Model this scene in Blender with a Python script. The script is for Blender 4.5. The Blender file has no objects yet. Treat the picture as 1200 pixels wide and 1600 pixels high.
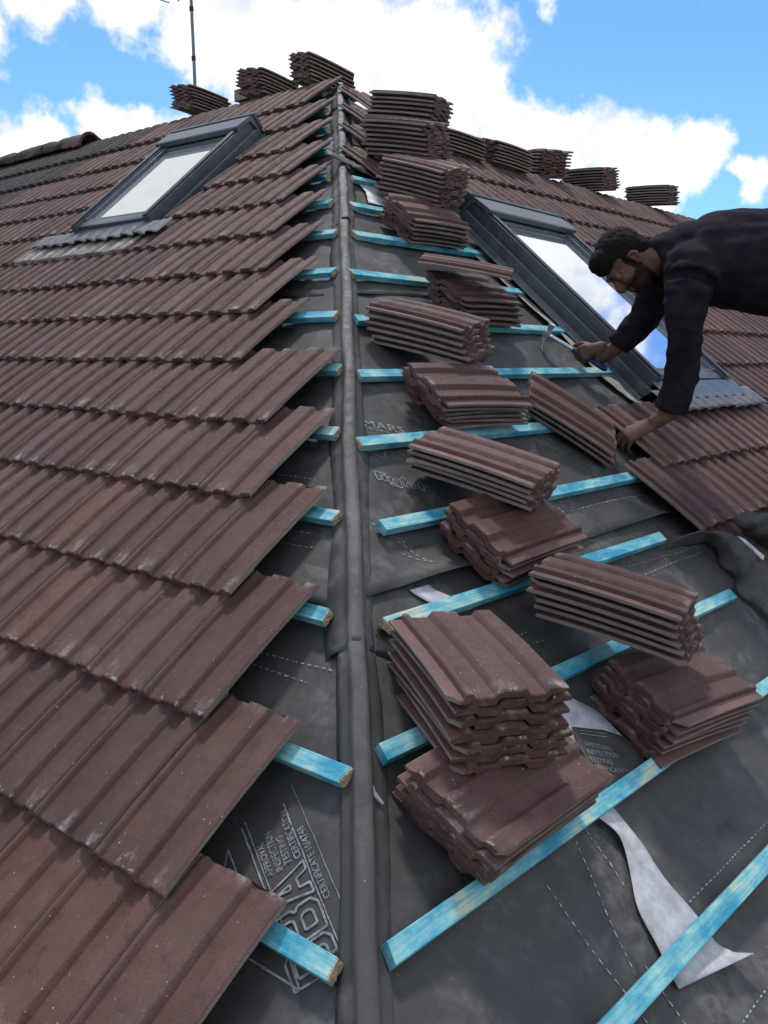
import bpy, bmesh, math, random
import numpy as np
from mathutils import Vector, Matrix, noise
random.seed(7)
R = math.radians
SC = bpy.context.scene
COL = SC.collection

# ------------------------------------------------------------------ camera
CAM_C = Vector((-0.4943, -0.5306, 1.1309))
CAM_R = Vector((0.67322, -0.73942, 0.00639))
CAM_U = Vector((0.11896, 0.11683, 0.98600))
CAM_F = Vector((0.72981, 0.66303, -0.16661))
FPX = 1416.9
cam = bpy.data.cameras.new('camera')
cam_o = bpy.data.objects.new('camera', cam)
COL.objects.link(cam_o)
cam.sensor_fit = 'VERTICAL'
cam.sensor_height = 24.0
cam.lens = FPX / 1600 * 24.0
cam.clip_start = 0.02
cam.clip_end = 3000
cam_o.matrix_world = Matrix(((CAM_R.x, CAM_U.x, -CAM_F.x, CAM_C.x), (CAM_R.y, CAM_U.y, -CAM_F.y, CAM_C.y), (CAM_R.z, CAM_U.z, -CAM_F.z, CAM_C.z), (0, 0, 0, 1)))
SC.camera = cam_o

# ------------------------------------------------------------------ light
SUN_EL, SUN_AZ = R(63), R(48)      # azimuth measured from +x towards +y
sd = Vector((math.cos(SUN_EL) * math.cos(SUN_AZ), math.cos(SUN_EL) * math.sin(SUN_AZ), math.sin(SUN_EL)))
sun = bpy.data.lights.new('sun', 'SUN')
sun.energy = 2.0
sun.angle = R(7)
sun.color = (1.0, 0.955, 0.89)
sun_o = bpy.data.objects.new('sun', sun)
COL.objects.link(sun_o)
sun_o.rotation_euler = sd.to_track_quat('Z', 'Y').to_euler()
SC.view_settings.view_transform = 'Standard'
SC.view_settings.look = 'None'
SC.view_settings.exposure = 0.36
SC.view_settings.gamma = 1.0
SC.view_settings.use_curve_mapping = False
SC.render.film_transparent = False
SC.cycles.max_bounces = 6

world = bpy.data.worlds.new('World')
SC.world = world
world.use_nodes = True


class NB:
    """small node builder"""
    def __init__(s, nt):
        s.nt = nt
        nt.nodes.clear()

    def n(s, t, **kw):
        nd = s.nt.nodes.new(t)
        for k, v in kw.items():
            if k == 'ins':
                for a, b in v.items():
                    if isinstance(b, bpy.types.NodeSocket):
                        s.nt.links.new(b, nd.inputs[a])
                    else:
                        nd.inputs[a].default_value = b
            else:
                setattr(nd, k, v)
        return nd

    def math(s, op, a, b=0.0, c=0.0, clamp=False):
        nd = s.n('ShaderNodeMath', operation=op, use_clamp=clamp, ins={0: a, 1: b})
        if op in ('MULTIPLY_ADD', 'SMOOTH_MIN', 'SMOOTH_MAX'):
            if isinstance(c, bpy.types.NodeSocket):
                s.nt.links.new(c, nd.inputs[2])
            else:
                nd.inputs[2].default_value = c
        return nd.outputs[0]

    def mr(s, v, a, b, c=0.0, d=1.0, smooth=True):
        nd = s.n('ShaderNodeMapRange', ins={0: v, 1: a, 2: b, 3: c, 4: d})
        nd.interpolation_type = 'SMOOTHSTEP' if smooth else 'LINEAR'
        nd.clamp = True
        return nd.outputs[0]

    def noise(s, vec, scale, detail=4, rough=0.55, dist=0.0):
        nd = s.n('ShaderNodeTexNoise', ins={'Vector': vec, 'Scale': scale, 'Detail': detail, 'Roughness': rough, 'Distortion': dist})
        return nd.outputs['Fac']

    def mix(s, f, a, b, mode='MIX'):
        nd = s.n('ShaderNodeMix', data_type='RGBA', blend_type=mode)
        for i, v in ((0, f), (6, a), (7, b)):
            if isinstance(v, bpy.types.NodeSocket):
                s.nt.links.new(v, nd.inputs[i])
            else:
                nd.inputs[i].default_value = (*v, 1) if isinstance(v, tuple) and len(v) == 3 else v
        return nd.outputs[2]

    def scalevec(s, vec, sc):
        return s.n('ShaderNodeVectorMath', operation='MULTIPLY', ins={0: vec, 1: sc}).outputs[0]

    def addvec(s, a, b):
        return s.n('ShaderNodeVectorMath', operation='ADD', ins={0: a, 1: b}).outputs[0]


# sky: Nishita sky with broken white cloud, fixed in world directions
def build_world():
    b = NB(world.node_tree)
    sky = b.n('ShaderNodeTexSky', sky_type='NISHITA')
    sky.sun_disc = False
    sky.sun_elevation = SUN_EL
    sky.sun_rotation = math.pi / 2 - SUN_AZ
    sky.altitude = 100
    sky.air_density = 1.0
    sky.dust_density = 0.3
    sky.ozone_density = 2.0
    g = b.n('ShaderNodeTexCoord').outputs['Generated']
    d = b.n('ShaderNodeVectorMath', operation='NORMALIZE', ins={0: g}).outputs[0]
    blobs = [(0.4474,0.8378,0.3260,0.040),(0.5132,0.7930,0.3400,0.052),(0.5791,0.7546,0.3150,0.068),(0.6392,0.7119,0.2909,0.085),(0.6909,0.6658,0.2816,0.098),(0.7388,0.6070,0.2927,0.082),(0.7709,0.5867,0.2480,0.0446),(0.7740,0.5701,0.2756,0.025),(0.5487,0.7395,0.3900,0.0930),(0.6319,0.6580,0.4096,0.1170),(0.7155,0.5749,0.3969,0.0704),
             (0.4554,0.8658,0.2055,0.033),(0.5004,0.8367,0.2180,0.033),(0.5386,0.8125,0.2180,0.030),(0.4330,0.8802,0.1942,0.030),(0.5782,0.7889,0.2062,0.038),
             (0.8022,0.5568,0.2154,0.052),(0.8304,0.5144,0.2140,0.044),(0.8573,0.4717,0.2063,0.046),(0.8842,0.4232,0.1979,0.044),(0.8957,0.3932,0.2075,0.03),(0.8765,0.4516,0.1669,0.0551),
             (0.7882,0.5152,0.3450,0.022),(0.9133,0.3641,0.1827,0.0139),(0.9214,0.3506,0.1675,0.0206),(0.3913,0.8724,0.2929,0.0433),(0.3853,0.9037,0.1869,0.0446),(0.7451,0.6357,0.2016,0.0785),
             (0.825,0.26,0.515,0.20),(0.80,0.38,0.47,0.13),(0.22,0.83,0.52,0.25),(0.4226,0.8131,0.4004,0.08)]
    warp = b.n('ShaderNodeTexNoise', ins={'Vector': d, 'Scale': 16.0, 'Detail': 5.0, 'Roughness': 0.55}).outputs['Color']
    warp = b.scalevec(b.addvec(warp, (-0.5, -0.5, -0.5)), (0.05, 0.05, 0.05))
    dw = b.addvec(d, warp)
    acc = None
    for x, y, z, r in blobs:
        dist = b.n('ShaderNodeVectorMath', operation='DISTANCE', ins={0: dw, 1: (x, y, z)}).outputs['Value']
        v = b.math('MULTIPLY_ADD', dist, -1.0 / r, 1.0)
        acc = v if acc is None else b.math('SMOOTH_MAX', acc, v, 0.25)
    fb = b.math('SUBTRACT', b.noise(d, 34.0, 7, 0.6), 0.5)
    front = b.math('MULTIPLY_ADD', fb, 1.5, acc)
    # the rest of the sky: broken cloud
    fwd = b.n('ShaderNodeVectorMath', operation='DOT_PRODUCT', ins={0: d, 1: (0.74, 0.66, 0.12)}).outputs['Value']
    gen = b.math('MULTIPLY', b.math('SUBTRACT', b.noise(d, 2.6, 8, 0.55), 0.46), 7.0)
    gen = b.math('MULTIPLY_ADD', b.mr(fwd, 0.70, 0.86), -4.0, gen)
    dens = b.math('MAXIMUM', front, gen)
    cov = b.mr(dens, -0.06, 0.50)
    shade = b.mr(b.noise(b.addvec(d, (3.1, 0.2, 1.7)), 9.0, 5, 0.55), 0.48, 0.74)
    thick = b.mr(dens, 0.2, 1.2)
    cl = b.mix(b.math('MULTIPLY', shade, 0.8), (10.6, 10.5, 10.4), (6.4, 6.9, 8.0))
    hz = b.n('ShaderNodeSeparateXYZ', ins={0: d}).outputs[2]
    skyc = b.mix(1.0, sky.outputs[0], (0.80, 1.22, 1.75), 'MULTIPLY')
    colr = b.mix(cov, skyc, cl)
    bg = b.n('ShaderNodeBackground', ins={'Color': colr, 'Strength': 0.085})
    out = b.n('ShaderNodeOutputWorld', ins={'Surface': bg.outputs[0]})


build_world()

# ------------------------------------------------------------------ frames of the two roof slopes
TR, TL, DEL = 0.65701, 0.64833, 0.035297
eR, uR, nR = Vector((1, 0, 0)), Vector((0, math.cos(TR), math.sin(TR))), Vector((0, -math.sin(TR), math.cos(TR)))
oL = Vector((math.cos(DEL), math.sin(DEL), 0))
eL = Vector((-math.sin(DEL), math.cos(DEL), 0))
uL = oL * math.cos(TL) + Vector((0, 0, math.sin(TL)))
nL = oL * -math.sin(TL) + Vector((0, 0, math.cos(TL)))
HIP = nR.cross(nL)
HIP = HIP / HIP.x
if HIP.z < 0: HIP = -HIP
HIPN = (nR + nL).normalized()
G = 0.278
SL = 1.046                           # one left-slope unit in metres
OL = CAM_C * (1 - SL)                # origin of the left slope's own coordinates
SLOPE_R = (eR, uR, nR, Vector((0, 0, 0)))
SLOPE_L = (eL * SL, uL * SL, nL * SL, OL)
HRX = math.cos(TR) / HIP.y           # hip x at slope distance v on the right slope: v * HRX + HX0
HX0 = nL.dot(OL) / nL.x
HIP0 = Vector((HX0, 0, 0))


def HP(t): return HIP0 + HIP * t
def SP(sl, x, v, h=0.0): return sl[3] + sl[0] * x + sl[1] * v + sl[2] * h
def hip_x(v): return v * HRX + HX0
def hip_y(v):
    a0, a1 = SP(SLOPE_L, 0, v).dot(nR), SP(SLOPE_L, 1, v).dot(nR)
    return -a0 / (a1 - a0)



def PR(x, v, h=0.0): return eR * x + uR * v + nR * h
def PL(y, v, h=0.0): return SP(SLOPE_L, y, v, h)
def nz(p, s=1.0, o=0.0): return noise.fractal(Vector(p) * s + Vector((o, o * 1.7, -o)), 1.0, 2.0, 3)


def mat4(x, y, z, p):
    return Matrix(((x.x, y.x, z.x, p.x), (x.y, y.y, z.y, p.y), (x.z, y.z, z.z, p.z), (0, 0, 0, 1)))


# ------------------------------------------------------------------ object helpers
def mesh_obj(name, verts, faces, mats, parent=None, fm=None, smooth=False, angle=None):
    me = bpy.data.meshes.new(name)
    me.from_pydata([tuple(v) for v in verts], [], faces)
    for m in (mats if isinstance(mats, (list, tuple)) else [mats]): me.materials.append(m)
    if fm: me.polygons.foreach_set('material_index', fm)
    if smooth:
        me.shade_smooth()
        if angle: me.set_sharp_from_angle(angle=R(angle))
    me.update()
    o = bpy.data.objects.new(name, me)
    COL.objects.link(o)
    if parent: o.parent = parent
    return o


def bm_obj(name, bm, mats, parent=None, smooth=False, angle=None):
    bmesh.ops.recalc_face_normals(bm, faces=bm.faces)
    me = bpy.data.meshes.new(name)
    bm.to_mesh(me); bm.free()
    for m in (mats if isinstance(mats, (list, tuple)) else [mats]): me.materials.append(m)
    if smooth:
        me.shade_smooth()
        if angle: me.set_sharp_from_angle(angle=R(angle))
    o = bpy.data.objects.new(name, me)
    COL.objects.link(o)
    if parent: o.parent = parent
    return o


def empty(name, mw=None):
    o = bpy.data.objects.new(name, None)
    o.empty_display_size = 0.1
    COL.objects.link(o)
    if mw is not None: o.matrix_world = mw
    return o


def tag(o, label, cat, group=None, kind=None):
    o['label'] = label; o['category'] = cat; o['kind'] = kind or 'thing'
    if group: o['group'] = group
    return o


def structure(o):
    o['kind'] = 'structure'
    return o


def box(bm, x0, x1, y0, y1, z0, z1, bev=0.0, mw=None, mi=0):
    r = bmesh.ops.create_cube(bm, size=1.0)
    vs = r['verts']
    for v in vs: v.co = Vector(((x0 + x1) / 2 + v.co.x * (x1 - x0), (y0 + y1) / 2 + v.co.y * (y1 - y0), (z0 + z1) / 2 + v.co.z * (z1 - z0)))
    fs = set(f for v in vs for f in v.link_faces)
    if bev > 0:
        es = list(set(e for v in vs for e in v.link_edges))
        rb = bmesh.ops.bevel(bm, geom=es, offset=bev, segments=2, affect='EDGES', profile=0.5)
        vs = list(set(v for f in rb['faces'] for v in f.verts) | set(v for v in vs if v.is_valid))
        fs = set(f for v in vs for f in v.link_faces)
    for f in fs: f.material_index = mi
    if mw is not None:
        for v in vs: v.co = mw @ v.co
    return vs


def loft(bm, rings, cap=True, mi=0):
    """rings: list of equal-length point lists -> closed tube"""
    vr = [[bm.verts.new(p) for p in ring] for ring in rings]
    n = len(vr[0])
    for a, b2 in zip(vr[:-1], vr[1:]):
        for i in range(n):
            f = bm.faces.new((a[i], a[(i + 1) % n], b2[(i + 1) % n], b2[i])); f.material_index = mi
    if cap:
        f = bm.faces.new(vr[0][::-1]); f.material_index = mi
        f = bm.faces.new(vr[-1]); f.material_index = mi
    return vr


def smooth_path(pts, sub=4):
    """Catmull-Rom through tuples of any length"""
    P = [np.array(p, float) for p in pts]
    P = [2 * P[0] - P[1]] + P + [2 * P[-1] - P[-2]]
    out = []
    for i in range(1, len(P) - 2):
        for k in range(sub):
            t = k / sub
            a, b2, c, d = P[i - 1], P[i], P[i + 1], P[i + 2]
            out.append(0.5 * (2 * b2 + (c - a) * t + (2 * a - 5 * b2 + 4 * c - d) * t * t + (3 * b2 - a - 3 * c + d) * t ** 3))
    out.append(P[-2])
    return out


def tube(bm, pts, radii, side=None, seg=12, sub=4, mi=0, flat=1.0, round_end=False):
    """tapered tube along pts; radii float or (a, b): a along 'side', b across it"""
    rr = [r if isinstance(r, tuple) else (r, r * flat) for r in radii]
    data = smooth_path([(*p, *r) for p, r in zip(pts, rr)], sub)
    rings = []
    for i, dd in enumerate(data):
        p = Vector(dd[:3])
        t = Vector(data[min(i + 1, len(data) - 1)][:3]) - Vector(data[max(i - 1, 0)][:3])
        t.normalize()
        s = Vector(side) if side is not None else (Vector((0, 0, 1)) if abs(t.z) < 0.9 else Vector((1, 0, 0)))
        s = (s - t * s.dot(t)).normalized()
        w = t.cross(s)
        rings.append((p, t, s, w, max(dd[3], 1e-4), max(dd[4], 1e-4)))
    out = []
    def ring(p, s, w, a, b2): return [p + s * (a * math.cos(2 * math.pi * k / seg)) + w * (b2 * math.sin(2 * math.pi * k / seg)) for k in range(seg)]
    if round_end:
        p, t, s, w, a, b2 = rings[0]
        for q in (0.95, 0.6): out.append(ring(p - t * (min(a, b2) * q), s, w, a * math.sqrt(1 - q * q), b2 * math.sqrt(1 - q * q)))
    for p, t, s, w, a, b2 in rings: out.append(ring(p, s, w, a, b2))
    if round_end:
        p, t, s, w, a, b2 = rings[-1]
        for q in (0.6, 0.95): out.append(ring(p + t * (min(a, b2) * q), s, w, a * math.sqrt(1 - q * q), b2 * math.sqrt(1 - q * q)))
    loft(bm, out, True, mi)


HEADAX = None


def ball(bm, c, axes, rad, seg=16, mi=0):
    r = bmesh.ops.create_uvsphere(bm, u_segments=seg, v_segments=seg // 2 + 2, radius=1.0)
    X, Y, Z = axes
    if axes[0] == HEADAX: rad = [k * 0.89 for k in rad]
    for v in r['verts']:
        q = v.co.copy()
        v.co = Vector(c) + X * (q.x * rad[0]) + Y * (q.y * rad[1]) + Z * (q.z * rad[2])
    for f in set(f for v in r['verts'] for f in v.link_faces): f.material_index = mi


# ------------------------------------------------------------------ materials
def material(name, fn):
    m = bpy.data.materials.new(name)
    m.use_nodes = True
    b = NB(m.node_tree)
    p = b.n('ShaderNodeBsdfPrincipled')
    b.n('ShaderNodeOutputMaterial', ins={'Surface': p.outputs[0]})
    fn(b, p)
    return m


def setp(b, p, **kw):
    for k, v in kw.items():
        k = k.replace('_', ' ')
        if isinstance(v, bpy.types.NodeSocket): b.nt.links.new(v, p.inputs[k])
        elif isinstance(v, tuple): p.inputs[k].default_value = (*v, 1) if len(v) == 3 else v
        else: p.inputs[k].default_value = v


def bump(b, p, h, strength=0.3, dist=0.002):
    nd = b.n('ShaderNodeBump', ins={'Strength': strength, 'Distance': dist, 'Height': h})
    b.nt.links.new(nd.outputs[0], p.inputs['Normal'])


TLEN, TWID = 0.353, 0.228


def tile_mat(c1, c2, wear=1.0, scuff=(0.50, 0.44, 0.41), rough=0.62, blot=0.0):
    def f(b, p):
        oc = b.n('ShaderNodeAttribute', attribute_name='tile_co').outputs['Vector']
        rnd = b.math('FRACT', b.math('ADD', b.n('ShaderNodeObjectInfo').outputs['Random'], b.n('ShaderNodeAttribute', attribute_name='tile_rnd').outputs['Fac']))
        off = b.n('ShaderNodeCombineXYZ', ins={0: b.math('MULTIPLY', rnd, 37.0), 1: b.math('MULTIPLY', rnd, 91.0), 2: b.math('MULTIPLY', rnd, 13.0)}).outputs[0]
        vec = b.addvec(oc, off)
        n1 = b.noise(vec, 9.0, 5, 0.6)
        n2 = b.noise(vec, 420.0, 3, 0.7)
        n3 = b.noise(vec, 38.0, 5, 0.65)
        col = b.mix(b.mr(n1, 0.3, 0.7), c1, c2)
        hs = b.n('ShaderNodeHueSaturation', ins={'Hue': b.math('MULTIPLY_ADD', rnd, 0.012, 0.494), 'Saturation': b.math('MULTIPLY_ADD', rnd, 0.22, 0.95), 'Value': b.math('MULTIPLY_ADD', b.math('FRACT', b.math('MULTIPLY', rnd, 7.31)), 0.50, 0.74), 'Color': col}).outputs[0]
        col = b.mix(b.mr(n2, 0.42, 0.68, 0.0, 0.55), hs, tuple(0.45 * k for k in c1))
        vz = b.n('ShaderNodeTexVoronoi', ins={'Vector': vec, 'Scale': 70.0})
        spk = b.math('MULTIPLY', b.mr(vz.outputs['Distance'], 0.13, 0.07), b.mr(b.n('ShaderNodeSeparateColor', ins={0: vz.outputs['Color']}).outputs[0], 0.52, 0.58))
        col = b.mix(b.math('MULTIPLY', spk, b.mr(n3, 0.40, 0.62, 0.0, 0.85)), col, (0.52, 0.46, 0.43))
        col = b.mix(b.mr(b.noise(vec, 21.0, 5, 0.7), 0.50, 0.72, 0.0, 0.55), col, tuple(0.55 * k for k in c1))
        col = b.mix(b.mr(n2, 0.66, 0.78, 0.0, 0.4), col, (0.33, 0.27, 0.25))
        if blot: col = b.mix(b.mr(n3, 0.45, 0.62, 0.0, blot), col, (0.028, 0.028, 0.026))
        # pale scuffs on the raised tail and head edges
        sep = b.n('ShaderNodeSeparateXYZ', ins={0: oc})
        y, z = sep.outputs[1], sep.outputs[2]
        edge = b.math('MAXIMUM', b.mr(y, 0.058, 0.0), b.mr(y, TLEN - 0.025, TLEN))
        high = b.mr(z, 0.021, 0.034, 0.15, 1.0)
        pat = b.mr(b.noise(b.scalevec(vec, (1.0, 0.55, 1.0)), 24.0, 5, 0.7), 0.47, 0.72)
        sc = b.math('MULTIPLY', b.math('MULTIPLY', edge, high), pat)
        tip = b.math('MULTIPLY', b.mr(y, 0.012, 0.0), b.mr(b.noise(vec, 60.0, 3, 0.7), 0.52, 0.66))
        sc = b.math('MAXIMUM', sc, b.math('MULTIPLY', tip, b.mr(z, 0.018, 0.03)))
        # long drag scratches here and there
        scr = b.mr(b.noise(b.scalevec(vec, (55.0, 4.0, 1.0)), 1.0, 2, 0.5), 0.745, 0.79)
        scr = b.math('MULTIPLY', scr, b.mr(n1, 0.53, 0.66))
        sc = b.math('MAXIMUM', sc, b.math('MULTIPLY', scr, 0.6))
        chalk = b.math('MULTIPLY', b.mr(n3, 0.55, 0.85), 0.30)
        sc = b.math('MULTIPLY', b.math('MAXIMUM', sc, b.math('MULTIPLY', chalk, edge)), wear, clamp=True)
        col = b.mix(sc, col, scuff)
        setp(b, p, Base_Color=col, Roughness=b.mr(n3, 0.3, 0.7, rough - 0.1, rough + 0.12), Specular_IOR_Level=0.25)
        bump(b, p, b.math('MULTIPLY_ADD', n3, 1.2, n2), 1.0, 0.0014)
    return f


M = {}
M['tile'] = material('brown tile coat', tile_mat((0.101, 0.0535, 0.0445), (0.131, 0.072, 0.060)))
M['tile_lip'] = material('uncoated tile lip', tile_mat((0.21, 0.115, 0.10), (0.15, 0.083, 0.073), 0.3, rough=0.5))
M['tile_raw'] = material('raw concrete tile edge', tile_mat((0.33, 0.27, 0.235), (0.21, 0.17, 0.148), 0.2, rough=0.9))
M['tile_pale'] = material('dust whitened tile', tile_mat((0.44, 0.42, 0.38), (0.20, 0.15, 0.14), 0.6))
M['tile_old'] = material('old mossy tile', tile_mat((0.085, 0.066, 0.062), (0.060, 0.052, 0.048), 0.6, (0.3, 0.3, 0.29), 0.8, 0.7))


def membrane_mat(base):
    def f(b, p):
        oc = b.n('ShaderNodeTexCoord').outputs['Object']
        n1 = b.noise(oc, 3.2, 6, 0.62, 0.6)
        n2 = b.noise(oc, 900.0, 2, 0.6)
        n3 = b.noise(oc, 28.0, 6, 0.7)
        dust = b.math('MULTIPLY', b.mr(n1, 0.42, 0.68), b.mr(n3, 0.36, 0.64))
        col = b.mix(dust, base, tuple(k * 2.4 + 0.02 for k in base))
        col = b.mix(b.mr(b.noise(oc, 6.5, 5, 0.65), 0.52, 0.70, 0.0, 0.65), col, tuple(k * 0.55 for k in base))
        fl = b.noise(b.scalevec(oc, (70.0, 260.0, 70.0)), 1.0, 3, 0.6)
        col = b.mix(b.math('MULTIPLY', b.mr(fl, 0.69, 0.75), b.mr(n1, 0.44, 0.58, 0.0, 0.45)), col, (0.34, 0.33, 0.31))
        vor = b.n('ShaderNodeTexVoronoi', ins={'Vector': oc, 'Scale': 55.0})
        spk = b.math('MULTIPLY', b.mr(vor.outputs['Distance'], 0.10, 0.05), b.mr(b.noise(oc, 7.0, 3), 0.52, 0.6))
        col = b.mix(b.math('MULTIPLY', spk, 0.55), col, (0.45, 0.43, 0.40))
        smear = b.mr(b.noise(b.scalevec(oc, (1.0, 1.0, 1.0)), 75.0, 4, 0.75), 0.66, 0.76)
        col = b.mix(b.math('MULTIPLY', smear, b.mr(n1, 0.5, 0.7, 0.0, 0.5)), col, (0.27, 0.27, 0.27))
        setp(b, p, Base_Color=col, Roughness=b.mr(n3, 0.3, 0.7, 0.54, 0.74), Specular_IOR_Level=0.42)
        bump(b, p, b.math('MULTIPLY_ADD', b.noise(oc, 8.0, 4, 0.5, 0.0), 14.0, n2), 0.4, 0.001)
    return f


M['felt'] = material('dark roofing membrane', membrane_mat((0.050, 0.0485, 0.046)))
M['felt_hip'] = material('hip membrane', membrane_mat((0.050, 0.049, 0.047)))
M['print'] = material('faded grey print', lambda b, p: setp(b, p, Base_Color=b.mix(b.mr(b.noise(b.n('ShaderNodeTexCoord').outputs['Object'], 60.0, 4, 0.7), 0.35, 0.65), (0.14, 0.145, 0.15), (0.32, 0.33, 0.35)), Roughness=0.7))
M['stitch'] = material('white dash print', lambda b, p: setp(b, p, Base_Color=b.mix(b.mr(b.noise(b.n('ShaderNodeTexCoord').outputs['Object'], 130.0, 3, 0.7), 0.4, 0.6), (0.12, 0.12, 0.12), (0.42, 0.43, 0.44)), Roughness=0.7))


def white_felt(b, p):
    oc = b.n('ShaderNodeTexCoord').outputs['Object']
    n = b.noise(oc, 22.0, 6, 0.65)
    setp(b, p, Base_Color=b.mix(b.mr(n, 0.35, 0.68), (0.53, 0.535, 0.55), (0.33, 0.34, 0.36)), Roughness=0.6)
    bump(b, p, b.noise(oc, 50.0, 4), 0.4, 0.002)


M['white'] = material('pale membrane underside', white_felt)


def batten_mat(pale):
    def f(b, p):
        oc = b.n('ShaderNodeTexCoord').outputs['Object']
        rnd = b.n('ShaderNodeObjectInfo').outputs['Random']
        vec = b.addvec(oc, b.n('ShaderNodeCombineXYZ', ins={0: b.math('MULTIPLY', rnd, 50.0), 1: rnd, 2: b.math('MULTIPLY', rnd, 20.0)}).outputs[0])
        grain = b.noise(b.scalevec(vec, (4.0, 150.0, 150.0)), 1.0, 6, 0.65, 0.8)
        patch = b.noise(b.scalevec(vec, (8.0, 16.0, 16.0)), 1.0, 5, 0.65)
        fine = b.noise(vec, 90.0, 4, 0.7)
        col = b.mix(b.mr(patch, 0.36, 0.60), (0.025, 0.29, 0.43), (0.26, 0.57, 0.57))
        col = b.mix(b.math('MULTIPLY', b.mr(patch, 0.555, 0.66), pale), col, (0.62, 0.63, 0.43))
        col = b.mix(b.mr(grain, 0.46, 0.58, 0.0, 0.42), col, (0.02, 0.22, 0.36))
        col = b.mix(b.mr(grain, 0.58, 0.70, 0.0, 0.38), col, (0.36, 0.60, 0.60))
        col = b.mix(b.mr(fine, 0.62, 0.75, 0.0, 0.5), col, (0.02, 0.12, 0.22))
        sepz = b.n('ShaderNodeSeparateXYZ', ins={0: oc})
        kn = b.n('ShaderNodeTexVoronoi', ins={'Vector': b.scalevec(vec, (3.2, 14.0, 1.0)), 'Scale': 1.0})
        col = b.mix(b.math('MULTIPLY', b.mr(kn.outputs['Distance'], 0.13, 0.05), b.mr(patch, 0.5, 0.62)), col, (0.23, 0.10, 0.035))
        setp(b, p, Base_Color=col, Roughness=0.62, Specular_IOR_Level=0.4)
        bump(b, p, b.math('ADD', grain, fine), 0.5, 0.0012)
    return f


M['batten'] = material('blue treated timber', batten_mat(0.85))
M['batten_side'] = material('blue timber side', batten_mat(0.1))  # side faces: the same timber with far fewer pale patches


def endgrain(b, p):
    oc = b.n('ShaderNodeTexCoord').outputs['Object']
    n = b.noise(b.scalevec(oc, (40.0, 260.0, 60.0)), 1.0, 4, 0.7)
    setp(b, p, Base_Color=b.mix(b.mr(n, 0.35, 0.65), (0.34, 0.26, 0.155), (0.58, 0.47, 0.29)), Roughness=0.9)
    bump(b, p, n, 0.8, 0.003)


M['cut'] = material('sawn end grain', endgrain)


def metal_mat(col, rough=0.42, metallic=0.35):
    def f(b, p):
        oc = b.n('ShaderNodeTexCoord').outputs['Object']
        n = b.noise(oc, 18.0, 6, 0.7)
        setp(b, p, Base_Color=b.mix(b.mr(n, 0.45, 0.75, 0.0, 0.6), col, tuple(k * 1.7 + 0.03 for k in col)), Roughness=b.mr(n, 0.3, 0.7, rough, rough + 0.15), Metallic=metallic)
        bump(b, p, b.noise(oc, 6.0, 3), 0.12, 0.004)
    return f


M['frame'] = material('dark grey coated metal', metal_mat((0.062, 0.072, 0.082)))
M['frame_light'] = material('grey metal cladding', metal_mat((0.105, 0.122, 0.132), 0.38, 0.4))
M['lead'] = material('weathered lead', metal_mat((0.12, 0.125, 0.13), 0.55, 0.3))
M['pale_flash'] = material('pale flashing felt', metal_mat((0.30, 0.29, 0.26), 0.75, 0.0))
M['mast'] = material('grey steel pole', metal_mat((0.16, 0.17, 0.18), 0.4, 0.6))
M['steel'] = material('bright steel', metal_mat((0.52, 0.53, 0.54), 0.3, 0.85))
M['grip'] = material('blue rubber grip', lambda b, p: setp(b, p, Base_Color=(0.012, 0.03, 0.11), Roughness=0.5))


def glass_mat(tint, met):
    def f(b, p):
        oc = b.n('ShaderNodeTexCoord').outputs['Object']
        n = b.noise(oc, 5.0, 5, 0.6)
        setp(b, p, Base_Color=b.mix(b.mr(n, 0.4, 0.7), tint, tuple(k * 0.93 for k in tint)), Metallic=met, Roughness=b.mr(n, 0.3, 0.75, 0.012, 0.05), Specular_IOR_Level=0.8)
        bump(b, p, b.noise(oc, 2.5, 2), 0.03, 0.01)
    return f


M['glass'] = material('reflecting window glass', glass_mat((0.80, 0.84, 0.88), 0.9))
M['glass_blind'] = material('window glass before pale blind', glass_mat((0.55, 0.59, 0.61), 0.62))


def brick_mat(b, p):
    oc = b.n('ShaderNodeTexCoord').outputs['Object']
    nd = b.n('ShaderNodeTexBrick', ins={'Vector': b.n('ShaderNodeMapping', ins={'Vector': oc, 'Rotation': (R(90), 0, 0)}).outputs[0], 'Color1': (0.30, 0.10, 0.06, 1), 'Color2': (0.24, 0.085, 0.055, 1), 'Mortar': (0.3, 0.28, 0.25, 1), 'Scale': 1.0, 'Brick Width': 0.22, 'Row Height': 0.075, 'Mortar Size': 0.008})
    n = b.noise(oc, 40.0, 5, 0.7)
    setp(b, p, Base_Color=b.mix(b.mr(n, 0.4, 0.7, 0.0, 0.5), nd.outputs[0], (0.12, 0.06, 0.045)), Roughness=0.9)
    bump(b, p, n, 0.5, 0.004)


M['brick'] = material('red brick', brick_mat)


def terracotta(b, p):
    oc = b.n('ShaderNodeTexCoord').outputs['Object']
    n = b.noise(oc, 30.0, 5, 0.7)
    setp(b, p, Base_Color=b.mix(b.mr(n, 0.35, 0.7), (0.115, 0.058, 0.046), (0.06, 0.044, 0.038)), Roughness=0.9)
    bump(b, p, n, 0.5, 0.004)


M['terracotta'] = material('weathered terracotta', terracotta)


def mossy(b, p):
    oc = b.n('ShaderNodeTexCoord').outputs['Object']
    n = b.noise(oc, 16.0, 6, 0.75)
    col = b.mix(b.mr(n, 0.40, 0.60), (0.070, 0.064, 0.058), (0.032, 0.032, 0.024))
    col = b.mix(b.mr(b.noise(oc, 34.0, 4, 0.7), 0.55, 0.68, 0.0, 0.6), col, (0.16, 0.15, 0.12))
    setp(b, p, Base_Color=col, Roughness=0.95)
    bump(b, p, n, 1.0, 0.02)


M['moss'] = material('moss covered mortar', mossy)


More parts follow.
